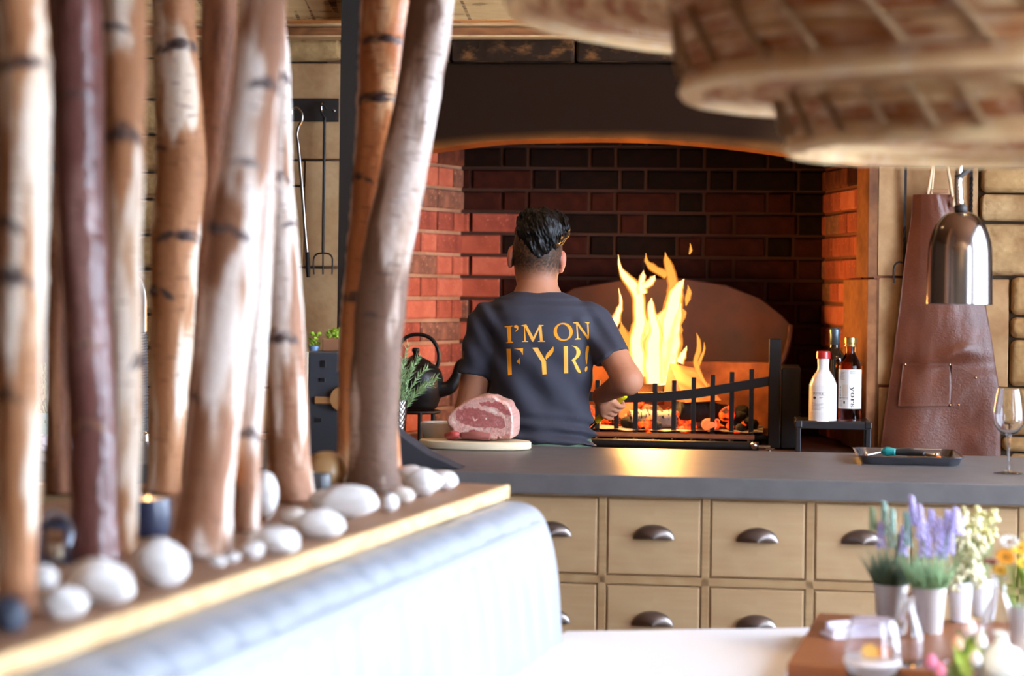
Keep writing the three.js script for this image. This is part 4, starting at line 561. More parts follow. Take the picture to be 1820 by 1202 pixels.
  { // dark tall bottle behind
    const bb = b - 0.165, a = onB(1482, 748, bb)[0], u = thing('bottle', 'tall dark wine bottle with a grey capsule behind the white bottle', 'bottle', [a, Y, bb]), r = 22 * sc, h = 164 * sc;
    part(u, 'glass_body', lathe(smoothProfile([[0, 0.001], [r, 0.001], [r, h * 0.35], [r, h * 0.62], [r * 0.92, h * 0.69], [r * 0.5, h * 0.77], [r * 0.4, h * 0.82], [r * 0.38, h * 0.98], [0, h * 0.98]], 60), 44), phys([30, 20, 12], 0.06, { clearcoat: 1 }));
    part(u, 'grey_capsule', lathe([[0, h + 0.002], [r * 0.42, h + 0.002], [r * 0.46, h - 0.004], [r * 0.46, h - 0.014], [r * 0.42, h - 0.018], [r * 0.42, h * 0.82], [0, h * 0.82]].reverse(), 32), std([92, 108, 116], 0.35, { metalness: 0.6 }), 'grey foil capsule');
  }
}

// ---------------------------------------------------------------- leather apron and iron rods on the right wall
{
  const b = 0.05, o = onB(1660, 346, b), t = thing('leather_apron', 'long brown leather apron with pockets hanging on the stone wall right of the fireplace', 'apron', [o[0], o[1] - 1.0, 0.034]), ys = [346, 400, 450, 500, 540, 600, 640, 690, 730, 790, 840, 900, 960], lx = [1623, 1618, 1610, 1604, 1600, 1592, 1588, 1580, 1574, 1566, 1562, 1560, 1560], rx = [1691, 1716, 1734, 1746, 1752, 1762, 1768, 1775, 1777, 1778, 1779, 1780, 1781];
  const edge = (arr, y) => { for (let i = 0; i + 1 < ys.length; i++) if (y <= ys[i + 1]) return lerp(arr[i], arr[i + 1], (y - ys[i]) / (ys[i + 1] - ys[i])); return arr[arr.length - 1]; };
  const NU = 44, NV = 90, zf = (u, y) => 0.012 + 0.035 * Math.sin(Math.PI * u) + 0.016 * Math.sin(u * 7.5 + 0.4) * sstep(y, 520, 820) + 0.012 * Math.exp(-Math.pow((y - 634 - 14 * Math.sin(u * 6)) / 12, 2)) * sstep(u, 0.15, 0.35) * sstep(u, 0.9, 0.7) - 0.010 * Math.exp(-Math.pow((y - 650) / 14, 2)) + 0.010 * (fbm(u * 5, y / 70, 3) - 0.5) + 0.008 * Math.sin((u * 3 + y / 60)) * sstep(y, 380, 600);
  const pt = (u, y, off) => { const px = lerp(edge(lx, y), edge(rx, y), u), [a, yy] = onB(px, y, b); return [a - o[0], yy - (o[1] - 1.0), zf(u, y) + off]; };
  M.leather = phys(0xffffff, 0.42, { map: dataTex(256, 256, (u, v) => mixc([112, 60, 38], [88, 45, 28], wrapN(u, v, 5, 61)), true, 3, 3), bumpMap: grey(256, 256, (u, v) => wrapN(u, v, 40, 62, 2), 6, 6), bumpScale: 0.0006, clearcoat: 0.12, clearcoatRoughness: 0.4 });
  const sheet = (u0, u1, y0, y1, off, th, nu, nv) => { const pos = [], idx = [], uv = []; for (let s = 0; s < 2; s++) for (let j = 0; j <= nv; j++) for (let i = 0; i <= nu; i++) { const u = lerp(u0, u1, i / nu), y = lerp(y0, y1, j / nv), p = pt(u, y, off - s * th); pos.push(...p); uv.push(p[0], p[1]); } const N = (nu + 1) * (nv + 1); for (let j = 0; j < nv; j++) for (let i = 0; i < nu; i++) { const a = j * (nu + 1) + i, c = a + nu + 1; idx.push(a, c, a + 1, a + 1, c, c + 1, a + N, a + 1 + N, c + N, a + 1 + N, c + 1 + N, c + N); } const side = (f, n) => { for (let k = 0; k < n; k++) { const a = f(k), c = f(k + 1); idx.push(a, c, a + N, c, c + N, a + N); } }; side((k) => k, nu); side((k) => nv * (nu + 1) + k, nu); side((k) => k * (nu + 1), nv); side((k) => k * (nu + 1) + nu, nv); const g = new THREE.BufferGeometry().setAttribute('position', new THREE.Float32BufferAttribute(pos, 3)).setAttribute('uv', new THREE.Float32BufferAttribute(uv, 2)).setIndex(idx); g.computeVertexNormals(); return g; };
  part(t, 'apron_body', sheet(0, 1, 346, 958, 0, 0.003, NU, NV), M.leather);
  part(t, 'pocket', sheet(0.1, 0.56, 645, 722, 0.0065, 0.004, 20, 12), M.leather); 
  { const P = [pt(0.565, 646, 0.01), pt(0.80, 668, 0.009), pt(0.565, 722, 0.01), pt(0.64, 722, 0.009), pt(0.565, 646, 0.001), pt(0.80, 668, 0.001), pt(0.64, 722, 0.001)], tri = (l) => { const v = []; l.forEach((f) => f.forEach((k) => v.push(...P[k]))); const g = new THREE.BufferGeometry().setAttribute('position', new THREE.Float32BufferAttribute(v, 3)); g.computeVertexNormals(); return metreUV(g); }; part(t, 'pocket_flap', tri([[0, 2, 1], [1, 2, 3], [0, 1, 4], [4, 1, 5], [1, 3, 5], [5, 3, 6]]), M.leather); }
  const rivet = new THREE.SphereGeometry(0.0045, 12, 8).scale(1, 1, 0.6), copper = std([206, 160, 120], 0.25, { metalness: 1 }); for (const [u, y] of [[0.55, 648], [0.79, 671], [0.555, 719], [0.63, 719], [0.12, 648]]) { const m = part(t, 'rivet', rivet, copper); m.position.set(...pt(u, y, 0.009)); }
  for (const [y0, y1] of [[645, 645.9], [721, 721.9]]) part(t, 'stitching', sheet(0.1, y0 > 700 ? 0.64 : 0.56, y0, y1, 0.0075, 0.001, 20, 1), std([78, 42, 28], 0.7));
  const L = (x, y, z) => { const q = onB(x, y, b); return [q[0] - o[0], q[1] - (o[1] - 1.0), z]; };
  const strap = std([214, 188, 150], 0.6); part(t, 'neck_strap', merge([tube([L(1648, 349, 0.03), L(1654, 310, 0.03), L(1661, 240, 0.022), L(1667, 200, 0.02), L(1674, 240, 0.024), L(1684, 300, 0.034), L(1692, 350, 0.034)], 0.0055, 40, 8), tube([L(1655, 348, 0.03), L(1659, 300, 0.026), L(1663, 240, 0.018)], 0.004, 20, 8)]), strap, 'pale cord neck strap');
  part(t, 'strap_bar', box(0.058, 0.014, 0.006, 0.002).translate(L(1669, 340, 0)[0], L(1669, 340, 0)[1], 0.03), std([150, 104, 66], 0.6)); part(t, 'knot', new THREE.SphereGeometry(0.009, 14, 10).scale(0.8, 1.7, 0.8).translate(...L(1694, 362, 0.045)), strap);
}
function twistedRod(label, pts, b, hook) {
  const o = onB(pts[1][0], pts[1][1], b), t = thing('iron_rod', label, 'rod', [o[0], o[1], b], 0, undefined), q = onB(pts[0][0], pts[0][1], b), len = q[1] - o[1];
  const g = new THREE.BoxGeometry(0.0085, len, 0.0085, 1, 90, 1).translate(0, len / 2, 0), p = g.attributes.position, v = V3(); for (let i = 0; i < p.count; i++) { v.fromBufferAttribute(p, i); const k = clamp((v.y - len * 0.25) / (len * 0.45), 0, 1) * 22; v.applyAxisAngle(V3(0, 1, 0), k); p.setXYZ(i, v.x, v.y, v.z); } const g2 = g.toNonIndexed(); g2.computeVertexNormals(); part(t, 'twisted_shaft', g2, M.iron);
  if (hook) part(t, 'hook', tube(hook.map(([x, y]) => { const k = onB(x, y, b); return [k[0] - o[0], k[1] - o[1], 0]; }), 0.0032, 24, 8), M.iron); return t;
}
twistedRod('black twisted iron rod with a side hook hanging left of the leather apron', [[1606, 230], [1603, 800]], 0.026, [[1604, 467], [1597, 466], [1590, 472], [1588, 486], [1589, 503]]);
twistedRod('black twisted iron rod hanging behind the bell shaped lamp', [[1727, 225], [1724, 520]], 0.012);

// ---------------------------------------------------------------- tool rack left of the fireplace
{
  const o = onB(558, 196, 0), t = thing('tool_rack', 'flat black iron rack bar with hooks fixed to the stone wall', 'rack', [o[0], o[1], 0.003]), a = onB(514, 190, 0)[0] - o[0], c = onB(603, 190, 0)[0] - o[0], h = onB(558, 176, 0)[1] - onB(558, 217, 0)[1];
  part(t, 'rack_bar', box(c - a, h, 0.012, 0.002).translate((a + c) / 2, 0, 0.006), M.darkSteel);
  for (const x of [517, 574]) { const k = onB(x, 192, 0.02); part(t, 'hook', tube([[k[0] - o[0], k[1] - o[1] + 0.02, 0.012], [k[0] - o[0], k[1] - o[1] + 0.012, 0.03], [k[0] - o[0], k[1] - o[1] - 0.012, 0.034], [k[0] - o[0], k[1] - o[1] - 0.012, 0.042], [k[0] - o[0], k[1] - o[1] + 0.004, 0.045]], 0.0035, 20, 8), M.steel); }
  const s = onB(594, 197, 0.01); part(t, 'screw', new THREE.SphereGeometry(0.006, 12, 8).scale(1, 1, 0.4).translate(s[0] - o[0], s[1] - o[1], 0.0125), M.steel);
}
{
  const b = 0.045, o = onB(546, 493, b), t = thing('poker', 'polished steel poker with a curled hook end hanging from the wall rack', 'poker', [o[0], o[1], b]), L = (x, y) => { const q = onB(x, y, b); return V3(q[0] - o[0], q[1] - o[1], 0); };
  part(t, 'crook', tube([L(518, 203), L(520, 195), L(528, 192), L(536, 200), L(537, 212), L(531, 225), L(528, 238), L(530, 256)], 0.0052, 40, 10), M.steel); part(t, 'shaft', tube([L(530, 256), L(534, 300), L(538, 350), L(543, 420), L(546, 450)], 0.0062, 40, 10), M.steel); part(t, 'dark_tip', taperTube([L(546, 448), L(547, 470), L(548, 493)], [0.0075, 0.009, 0.007], 12, 10), M.iron);
}
{
  const b = 0.045, o = onB(575, 490, b), t = thing('toasting_fork', 'black iron three pronged fork hanging from the wall rack', 'fork', [o[0], o[1], b]), L = (x, y) => { const q = onB(x, y, b); return V3(q[0] - o[0], q[1] - o[1], 0); };
  part(t, 'shaft', merge([bar(L(577, 208), L(574, 450), 0.0052, 10), tube([L(577, 210), L(572, 202), L(570, 194), L(575, 188), L(580, 195)], 0.004, 20, 8)]), M.castIron);
  part(t, 'prongs', merge([tube([L(558, 488), L(557, 470), L(559, 456), L(565, 451), L(574, 450), L(584, 451), L(590, 457), L(591, 470), L(590, 488)], 0.0032, 40, 8), bar(L(574, 450), L(574, 488), 0.003, 8)]), M.castIron);
}

// ---------------------------------------------------------------- the cook, seen from behind
{
  const PD = 6.7, x0 = at(958, 512, PD).x, pos = V3(x0, 0, -PD), t = thing('person', 'cook with short dark hair and navy t-shirt, back turned, tending the fire', 'person', pos);
  const L = (px, py, z = 0) => at(px, py, PD - z).sub(pos);
  // torso cross-sections: pixel row, left and right edge, half depth, centre z
  const S = [[505, 925, 985, 0.055, -0.005], [518, 912, 1000, 0.064, 0], [530, 890, 1028, 0.078, 0.004], [545, 866, 1054, 0.094, 0.005], [562, 860, 1064, 0.108, 0.004], [600, 868, 1056, 0.118, 0], [660, 873, 1050, 0.115, -0.004], [700, 871, 1048, 0.108, -0.006], [750, 869, 1050, 0.112, -0.004], [790, 866, 1053, 0.118, 0], [840, 862, 1058, 0.122, 0], [900, 866, 1056, 0.115, 0]].map(([y, a, b, d, z]) => { const p = L(a, y), q = L(b, y); return [p.y, (q.x - p.x) / 2, (p.x + q.x) / 2, d, z]; });
  const torso = (x, y, z) => { let i = 0; while (i < S.length - 2 && y < S[i + 1][0]) i++; const a = S[i], b = S[i + 1], k = sstep(a[0] - y, 0, a[0] - b[0]), w = lerp(a[1], b[1], k), c = lerp(a[2], b[2], k), d = lerp(a[3], b[3], k), zc = lerp(a[4], b[4], k), e = Math.pow(Math.pow(Math.abs(x - c) / w, 2.3) + Math.pow(Math.abs(z - zc) / d, 2.3), 1 / 2.3); return Math.max((e - 1) * Math.min(w, d), y - S[0][0], S[S.length - 1][0] - y); };
  const SL = L(866, 572), EL = L(831, 742, -0.03), HL = L(846, 800, -0.26), SR = L(1056, 572), ER = L(1116, 676, 0.10), HR = L(1088, 723, -0.15), WR = L(1069, 703, -0.10), WL = L(842, 792, -0.2);
  const upL = capsule(SL, EL, 0.052, 0.044), foL = capsule(EL, WL, 0.043, 0.029), upR = capsule(SR, ER, 0.052, 0.043), foR = capsule(ER, WR, 0.044, 0.026);
  const neck = capsule(L(955, 470, -0.012), L(955, 535, 0.0), 0.060, 0.064);
  const body = (x, y, z) => { let d = torso(x, y, z) + 0.012; d = smin(d, neck(x, y, z), 0.04); d = smin(d, smin(upL(x, y, z), foL(x, y, z), 0.02), 0.03); return smin(d, smin(upR(x, y, z), foR(x, y, z), 0.02), 0.03); };
  const lo = [-0.36, 0.78, -0.33], hi = [0.42, 1.52, 0.22];
  const parts = [surfaceNet(body, lo, hi, 0.010)];
  // head, tilted a little to its right
  const HC = L(955, 447, -0.012), tilt = -0.09, ct = Math.cos(tilt), stl = Math.sin(tilt), toHead = (x, y, z) => { x -= HC.x; y -= HC.y; z -= HC.z; return [x * ct + y * stl, -x * stl + y * ct, z]; };
  const el = (cx, cy, cz, rx, ry, rz) => ellipsoid(V3(cx, cy, cz), rx, ry, rz), skull = el(0, 0.012, 0.0, 0.077, 0.100, 0.094), jaw = el(0, -0.065, -0.035, 0.058, 0.062, 0.062), chin = el(0, -0.105, -0.075, 0.024, 0.02, 0.022), nose = capsule(V3(0, 0.0, -0.094), V3(0, -0.034, -0.114), 0.008, 0.013), brow = el(0, 0.018, -0.083, 0.05, 0.012, 0.016), eyeL = el(-0.031, -0.002, -0.093, 0.015, 0.010, 0.012), eyeR = el(0.031, -0.002, -0.093, 0.015, 0.010, 0.012), lips = el(0, -0.066, -0.091, 0.024, 0.009, 0.012), cheek = el(0, -0.03, -0.06, 0.064, 0.045, 0.04);
  const earS = (sx, cy) => { const e = el(sx * 0.082, cy, 0.006, 0.011, 0.031, 0.019), lobe = el(sx * 0.079, cy - 0.028, 0.0, 0.007, 0.010, 0.009), dish = el(sx * 0.094, cy + 0.003, -0.004, 0.008, 0.019, 0.011); return (x, y, z) => Math.max(smin(e(x, y, z), lobe(x, y, z), 0.008), -dish(x, y, z)); }, eL = earS(-1, -0.022), eR = earS(1, -0.022);
  const headF = (X, Y, Z) => { const [x, y, z] = toHead(X, Y, Z); let d = smin(skull(x, y, z), jaw(x, y, z), 0.03); d = smin(d, cheek(x, y, z), 0.02); d = smin(d, chin(x, y, z), 0.02); d = smin(d, brow(x, y, z), 0.012); d = Math.max(d, -Math.min(eyeL(x, y, z), eyeR(x, y, z))); d = smin(d, nose(x, y, z), 0.012); d = smin(d, lips(x, y, z), 0.008); d = smin(d, neck(X, Y, Z), 0.03); d = smin(d, Math.min(eL(x, y, z), eR(x, y, z)), 0.006); return d; };
  parts.push(surfaceNet((x, y, z) => Math.max(headF(x, y, z), HC.y - 0.16 - y), [HC.x - 0.12, HC.y - 0.18, HC.z - 0.15], [HC.x + 0.12, HC.y + 0.13, HC.z + 0.12], 0.0036));
  // hands: palm, four fingers curled about a grip axis, thumb closing from the side
  function hand(Hc, A, Wp, gr, curl) {
    A = A.clone().normalize(); const n1 = Wp.clone().sub(Hc); n1.addScaledVector(A, -n1.dot(A)).normalize(); const n2 = V3().crossVectors(A, n1), P = (s, r, a) => Hc.clone().addScaledVector(A, s).addScaledVector(n1, Math.cos(a) * r).addScaledVector(n2, Math.sin(a) * r), caps = [], R0 = gr + 0.0085;
    const kn = [0, 1, 2, 3].map((i) => P((i - 1.5) * 0.0195, R0 + 0.008, 0.75));
    kn.forEach((k, i) => { caps.push([capsule(Wp.clone().addScaledVector(A, (i - 1.5) * 0.008), k, 0.0145, 0.0115), 0.012]); const n = 7, len = [3.2, 3.7, 3.6, 3.0][i] * curl; let p = k, pr = 0.0096; for (let j = 1; j <= n; j++) { const f = j / n, q = P((i - 1.5) * (0.0195 - 0.001 * f), lerp(R0 + 0.006, R0, f), 0.75 + len * f), r = lerp(0.0094, 0.0074, f); caps.push([capsule(p, q, pr, r), 0.0025, i]); p = q; pr = r; } });
    const th = [Wp.clone().lerp(Hc, 0.35).addScaledVector(A, 0.02), P(0.036, R0 + 0.012, -0.35), P(0.04, R0 + 0.006, -1.3), P(0.034, R0 + 0.001, -2.1)]; for (let j = 0; j < 3; j++) caps.push([capsule(th[j], th[j + 1], [0.014, 0.0115, 0.0095][j], [0.0115, 0.0095, 0.0078][j]), 0.005, 9]);
    const palm = capsule(Wp.clone().addScaledVector(A, -0.008), Hc.clone().addScaledVector(n1, R0 + 0.008).addScaledVector(n2, 0.004), 0.022, 0.019);
    return (x, y, z) => { let p = palm(x, y, z), best = 9; const g = {}; for (const [f, k, id] of caps) { if (id === undefined) { p = smin(p, f(x, y, z), k); continue; } const v = f(x, y, z); g[id] = g[id] === undefined ? v : Math.min(g[id], v); } for (const id in g) { p = smin(p, g[id], 0.004); best = Math.min(best, g[id]); } return p; };
  }
  const AX = L(1094, 703, -0.14).sub(L(1052, 742, -0.19)), hR = hand(HR, AX, WR, 0.011, 1.0), hL = hand(HL, V3(1, 0.1, 0), WL, 0.018, 0.55), bb = (c, r) => [[c.x - r, c.y - r, c.z - r], [c.x + r, c.y + r, c.z + r]];
  parts.push(surfaceNet((x, y, z) => smin(hR(x, y, z), foR(x, y, z), 0.012), ...bb(HR, 0.085), 0.003), surfaceNet((x, y, z) => smin(hL(x, y, z), foL(x, y, z), 0.012), ...bb(HL, 0.1), 0.003));
  const bodyG = merge(parts), P = bodyG.attributes.position, col = new Float32Array(P.count * 3), skin = lin(180, 122, 92), stub = lin(58, 44, 34), red = lin(214, 120, 100);
  for (let i = 0; i < P.count; i++) {
    const [x, y, z] = toHead(P.getX(i), P.getY(i), P.getZ(i)), c = skin.clone(), n = noise(P.getX(i) * 240, P.getY(i) * 240, P.getZ(i) * 240);
    const back = sstep(z, -0.055, 0.0); let k = Math.pow(sstep(y, -0.092, -0.03), 0.8) * back * (Math.abs(x) > 0.0835 ? 0 : 1); if (Math.abs(x) > 0.077 && y < 0.01 && y > -0.06) { k = 0; c.lerp(red, 0.6); } if (y > 0.07) k = 1;  // ears tinted red, painting the firelight that shines through them
    c.lerp(stub, clamp(k * (0.62 + 0.7 * n), 0, 1)); col.set([c.r, c.g, c.b], i * 3);
  }
  bodyG.setAttribute('color', new THREE.BufferAttribute(col, 3));
  part(t, 'body', bodyG, phys(0xffffff, 0.5, { vertexColors: true, specularIntensity: 0.6 }));
  const eyeM = phys([235, 230, 224], 0.1); for (const s of [-1, 1]) part(t, 'eye', new THREE.SphereGeometry(0.0115, 16, 12).translate(HC.x + s * 0.031, HC.y - 0.003, HC.z - 0.080), eyeM);
  // hair: a thick wavy top swept up to the right
  const cap = el(0, 0.020, 0.004, 0.083, 0.108, 0.100), q1 = el(0.040, 0.098, -0.02, 0.044, 0.034, 0.06), q2 = el(-0.01, 0.106, -0.02, 0.056, 0.028, 0.06), q3 = el(0.068, 0.066, 0.02, 0.026, 0.036, 0.05), q4 = el(0.02, 0.075, 0.07, 0.05, 0.045, 0.036);
  const hairF = (X, Y, Z) => { const [x, y, z] = toHead(X, Y, Z); let d = smin(cap(x, y, z), smin(q1(x, y, z), q2(x, y, z), 0.02), 0.02); d = smin(d, smin(q3(x, y, z), q4(x, y, z), 0.02), 0.02); const line = z > 0 ? -0.036 + 0.066 * Math.pow(Math.min(Math.abs(x - 0.006) / 0.075, 1), 1.5) : lerp(0.047, 0.085, clamp(-z / 0.085, 0, 1)); d += 0.0065 * (noise(x * 260 + y * 130, y * 46 - x * 60, z * 110) - 0.5) + 0.012 * (noise(x * 62 + y * 30, y * 34, z * 40) - 0.5); const cut = line - y; d += 0.013 * sstep(y, line + 0.034, line - 0.002); return Math.max(d, cut + 0.010 * (noise(x * 200, z * 200, 5) - 0.5)); };
  part(t, 'hair', surfaceNet(hairF, [HC.x - 0.12, HC.y - 0.07, HC.z - 0.13], [HC.x + 0.13, HC.y + 0.17, HC.z + 0.13], 0.0024), phys([13, 10, 9], 0.5, { specularIntensity: 0.6 }));
  // t-shirt
  const slL = capsule(SL, L(841, 676, -0.012), 0.060, 0.050), slR = capsule(SR, L(1094, 645, 0.062), 0.061, 0.060), hemL = L(843, 665, -0.012), dL = L(841, 676, -0.012).sub(SL).normalize(), hemR = L(1091, 637, 0.058), dR = L(1094, 645, 0.062).sub(SR).normalize(), colY = L(955, 519).y, hemY = L(960, 786).y;
  const slope = (x) => -(x - 0.0) * 0.02;
  const shirtF = (x, y, z) => {
    let d = torso(x, y, z) - 0.004; const a = Math.max(slL(x, y, z), (x - hemL.x) * dL.x + (y - hemL.y) * dL.y + (z - hemL.z) * dL.z), b = Math.max(slR(x, y, z), (x - hemR.x) * dR.x + (y - hemR.y) * dR.y + (z - hemR.z) * dR.z);
    d = smin(smin(d, a, 0.03), b, 0.03);
    const low = sstep(y, 1.09, 0.99), side = Math.abs(x) / 0.16; d += 0.0085 * low * Math.sin(y * 150 + x * 22 + 2.5 * noise(x * 14, y * 10, z * 10)) * (0.4 + noise(x * 9, y * 20, 4)) + 0.009 * (noise(x * 18 + y * 9, y * 11 - x * 7, z * 9) - 0.5) + 0.004 * sstep(side, 0.45, 1) * Math.sin(x * 90 + y * 60) * sstep(y, 1.15, 1.3) + 0.003 * Math.sin((x + y) * 46) * sstep(y, 1.4, 1.2) * (1 - low);
    const cy = colY - 0.03 * sstep(z, 0.0, -0.08); return Math.max(d, y - cy, hemY + slope(x) - y + 0.004 * Math.sin(x * 60));
  };
  const shirt = surfaceNet(shirtF, [-0.36, hemY - 0.03, -0.2], [0.4, 1.5, 0.22], 0.0058);
  { const Pp = shirt.attributes.position, Nn = shirt.attributes.normal, uv = new Float32Array(Pp.count * 2); for (let i = 0; i < Pp.count; i++) { const b = Nn.getZ(i) > -0.15 && Pp.getZ(i) > -0.03; uv[2 * i] = b ? (Pp.getX(i) + 0.36) / 0.76 : 0.004; uv[2 * i + 1] = b ? (Pp.getY(i) - 0.95) / 0.6 : 0.004; } shirt.setAttribute('uv', new THREE.BufferAttribute(uv, 2)); }
  const print = canvasTex(2048, 1617, (c, w, h) => {
    c.fillStyle = '#33333e'; c.fillRect(0, 0, w, h); const X = (px, py) => (L(px, py, 0.118).x + 0.36) / 0.76 * w, Y = (px, py) => (1 - (L(px, py, 0.118).y - 0.95) / 0.6) * h;
    const g = c.createLinearGradient(X(885, 600), 0, X(1055, 600), 0); [[0, '#ec8f0c'], [0.25, '#f3a020'], [0.4, '#fdb960'], [0.6, '#f09c14'], [0.75, '#fbb65a'], [1, '#f09a10']].forEach(([k, v]) => g.addColorStop(k, v)); c.fillStyle = g;
    const zz = (p) => { const px = 880 + p[0] / 8.584, py = 550 + p[1] / 8.584; return [X(px, py), Y(px, py)]; }, poly = (P) => { c.beginPath(); P.forEach((p, i) => { const q = zz(p); i ? c.lineTo(...q) : c.moveTo(...q); }); c.closePath(); c.fill(); }, curve = (P) => { const Q = P.map(zz); c.beginPath(); Q.forEach((a, i) => { const n = Q[(i + 1) % Q.length], m = [(a[0] + n[0]) / 2, (a[1] + n[1]) / 2]; if (!i) { const l = Q[Q.length - 1]; c.moveTo((l[0] + a[0]) / 2, (l[1] + a[1]) / 2); } c.quadraticCurveTo(...a, ...m); }); c.fill(); };
    poly([[143, 262], [262, 247], [264, 262], [240, 270], [246, 492], [274, 498], [274, 514], [168, 518], [166, 506], [196, 498], [178, 276], [145, 274]]);
    curve([[288, 268], [292, 246], [320, 238], [346, 246], [357, 275], [352, 310], [325, 335], [302, 345], [304, 335], [330, 312], [332, 288], [300, 284]]);
    poly([[400, 242], [476, 230], [486, 252], [446, 262], [402, 254]]); poly([[440, 256], [452, 262], [470, 480], [506, 488], [506, 498], [412, 498], [412, 488], [446, 480]]); poly([[436, 240], [478, 232], [600, 455], [578, 500], [562, 490]]); poly([[572, 495], [596, 470], [690, 262], [668, 255], [574, 440]]); poly([[664, 240], [706, 242], [728, 475], [764, 485], [762, 497], [652, 497], [654, 485], [684, 478]]); poly([[668, 238], [740, 240], [738, 252], [700, 260]]);
    { const [ox, oy] = zz([1040, 345]), k = zz([1041, 345])[0] - ox; c.save(); c.translate(ox, oy); c.beginPath(); c.ellipse(0, 0, 147 * k, 138 * k, 0, 0, 2 * Math.PI); c.closePath(); c.moveTo(94 * k * Math.cos(-0.32), 94 * k * Math.sin(-0.32)); c.ellipse(0, 0, 94 * k, 118 * k, -0.32, 0, 2 * Math.PI); c.closePath(); c.fill('evenodd'); c.restore(); }
    poly([[1188, 205], [1250, 190], [1266, 215], [1240, 222], [1192, 212]]); poly([[1238, 205], [1258, 220], [1275, 440], [1314, 450], [1314, 463], [1220, 464], [1222, 452], [1254, 442]]); poly([[1222, 194], [1264, 192], [1424, 415], [1438, 440], [1422, 472], [1404, 448]]); poly([[1410, 212], [1430, 212], [1438, 440], [1416, 440]]); poly([[1372, 192], [1446, 203], [1443, 217], [1416, 220], [1376, 205]]);
    poly([[172, 606], [240, 603], [256, 1004], [196, 1012]]); curve([[270, 604], [420, 592], [428, 594], [424, 640], [424, 712], [404, 655], [372, 622], [320, 608]]); poly([[324, 800], [377, 738], [381, 845]]);
    poly([[568, 588], [650, 583], [776, 792], [787, 990], [722, 996], [708, 806]]); curve([[775, 780], [764, 730], [790, 668], [850, 612], [888, 556], [896, 600], [888, 655], [850, 705], [798, 745]]);
    poly([[1046, 566], [1110, 562], [1116, 980], [1052, 982]]); curve([[1150, 556], [1210, 560], [1266, 580], [1304, 630], [1306, 690], [1272, 745], [1216, 776], [1258, 850], [1300, 930], [1322, 984], [1270, 970], [1236, 920], [1198, 820], [1160, 776], [1212, 742], [1238, 705], [1246, 660], [1238, 610], [1205, 574]]);
    curve([[1415, 556], [1440, 562], [1445, 610], [1427, 700], [1408, 856], [1396, 846], [1386, 760], [1386, 680], [1395, 600]]); curve([[1400, 876], [1418, 880], [1418, 930], [1392, 968], [1374, 950], [1378, 900]]);
    c.strokeStyle = '#c97a14'; c.lineWidth = 3; for (const k of [0, 6]) { c.beginPath(); c.moveTo(X(822, 626) + k, Y(822, 626)); c.lineTo(X(822, 640) + k - 4, Y(822, 640)); c.stroke(); }
  });
  part(t, 't_shirt', shirt, phys(0xffffff, 0.85, { map: print, sheen: 0.25, sheenColor: lin(120, 130, 160), sheenRoughness: 0.6 }));
  // trousers and shoes
  const hipL = L(915, 850), hipR = L(1008, 850), leg = (h, s) => { const k = V3(h.x + s * 0.012, 0.46, -0.01), f = V3(h.x + s * 0.02, 0.07, 0.02); return [capsule(h, k, 0.085, 0.064), capsule(k, f, 0.064, 0.05)]; }, legs = [...leg(hipL, -1), ...leg(hipR, 1)], top = L(960, 776).y;
  part(t, 'trousers', surfaceNet((x, y, z) => { let d = Math.max(torso(x, y, z) + 0.001, y - top); if (y < 0.85) d = 9; for (const f of legs) d = smin(d, f(x, y, z), 0.03); d += 0.004 * (noise(x * 20, y * 30, z * 20) - 0.5); return Math.max(d, y - top, 0.05 - y); }, [-0.24, 0.03, -0.2], [0.26, 1.02, 0.2], 0.011), std([92, 112, 92], 0.85));
  for (const s of [-1, 1]) { const h = s < 0 ? hipL : hipR, sx = h.x + s * 0.02; part(t, 'shoe', surfaceNet((x, y, z) => Math.max(smin(capsule(V3(sx, 0.045, 0.05), V3(sx + s * 0.02, 0.035, -0.15), 0.045, 0.04)(x, y, z), capsule(V3(sx, 0.06, 0.02), V3(sx, 0.1, 0.02), 0.045, 0.045)(x, y, z), 0.03), 0.002 - y), [sx - 0.09, -0.02, -0.22], [sx + 0.1, 0.16, 0.13], 0.008), M.black); }
  // tongs in the right hand
  const wp = pos.clone().add(HR), u = thing('grill_tongs', 'yellow handled tongs held in the right hand of the cook over the fire', 'tongs', wp), d = AX.clone().normalize(), yel = phys([188, 168, 24], 0.35, { clearcoat: 0.4 });
  part(u, 'yellow_handle', bar(d.clone().multiplyScalar(-0.075), d.clone().multiplyScalar(0.052), 0.0105, 20), yel); part(u, 'end_cap', bar(d.clone().multiplyScalar(0.050), d.clone().multiplyScalar(0.060), 0.0118, 20), phys([214, 206, 30], 0.3)); part(u, 'dark_shaft', merge([bar(d.clone().multiplyScalar(-0.075).add(V3(0, 0.004, 0)), d.clone().multiplyScalar(-0.20).add(V3(0, 0.014, 0)), 0.0042, 10), bar(d.clone().multiplyScalar(-0.075).add(V3(0, -0.006, 0)), d.clone().multiplyScalar(-0.20).add(V3(0, -0.022, 0)), 0.0042, 10)]), M.castIron);
}

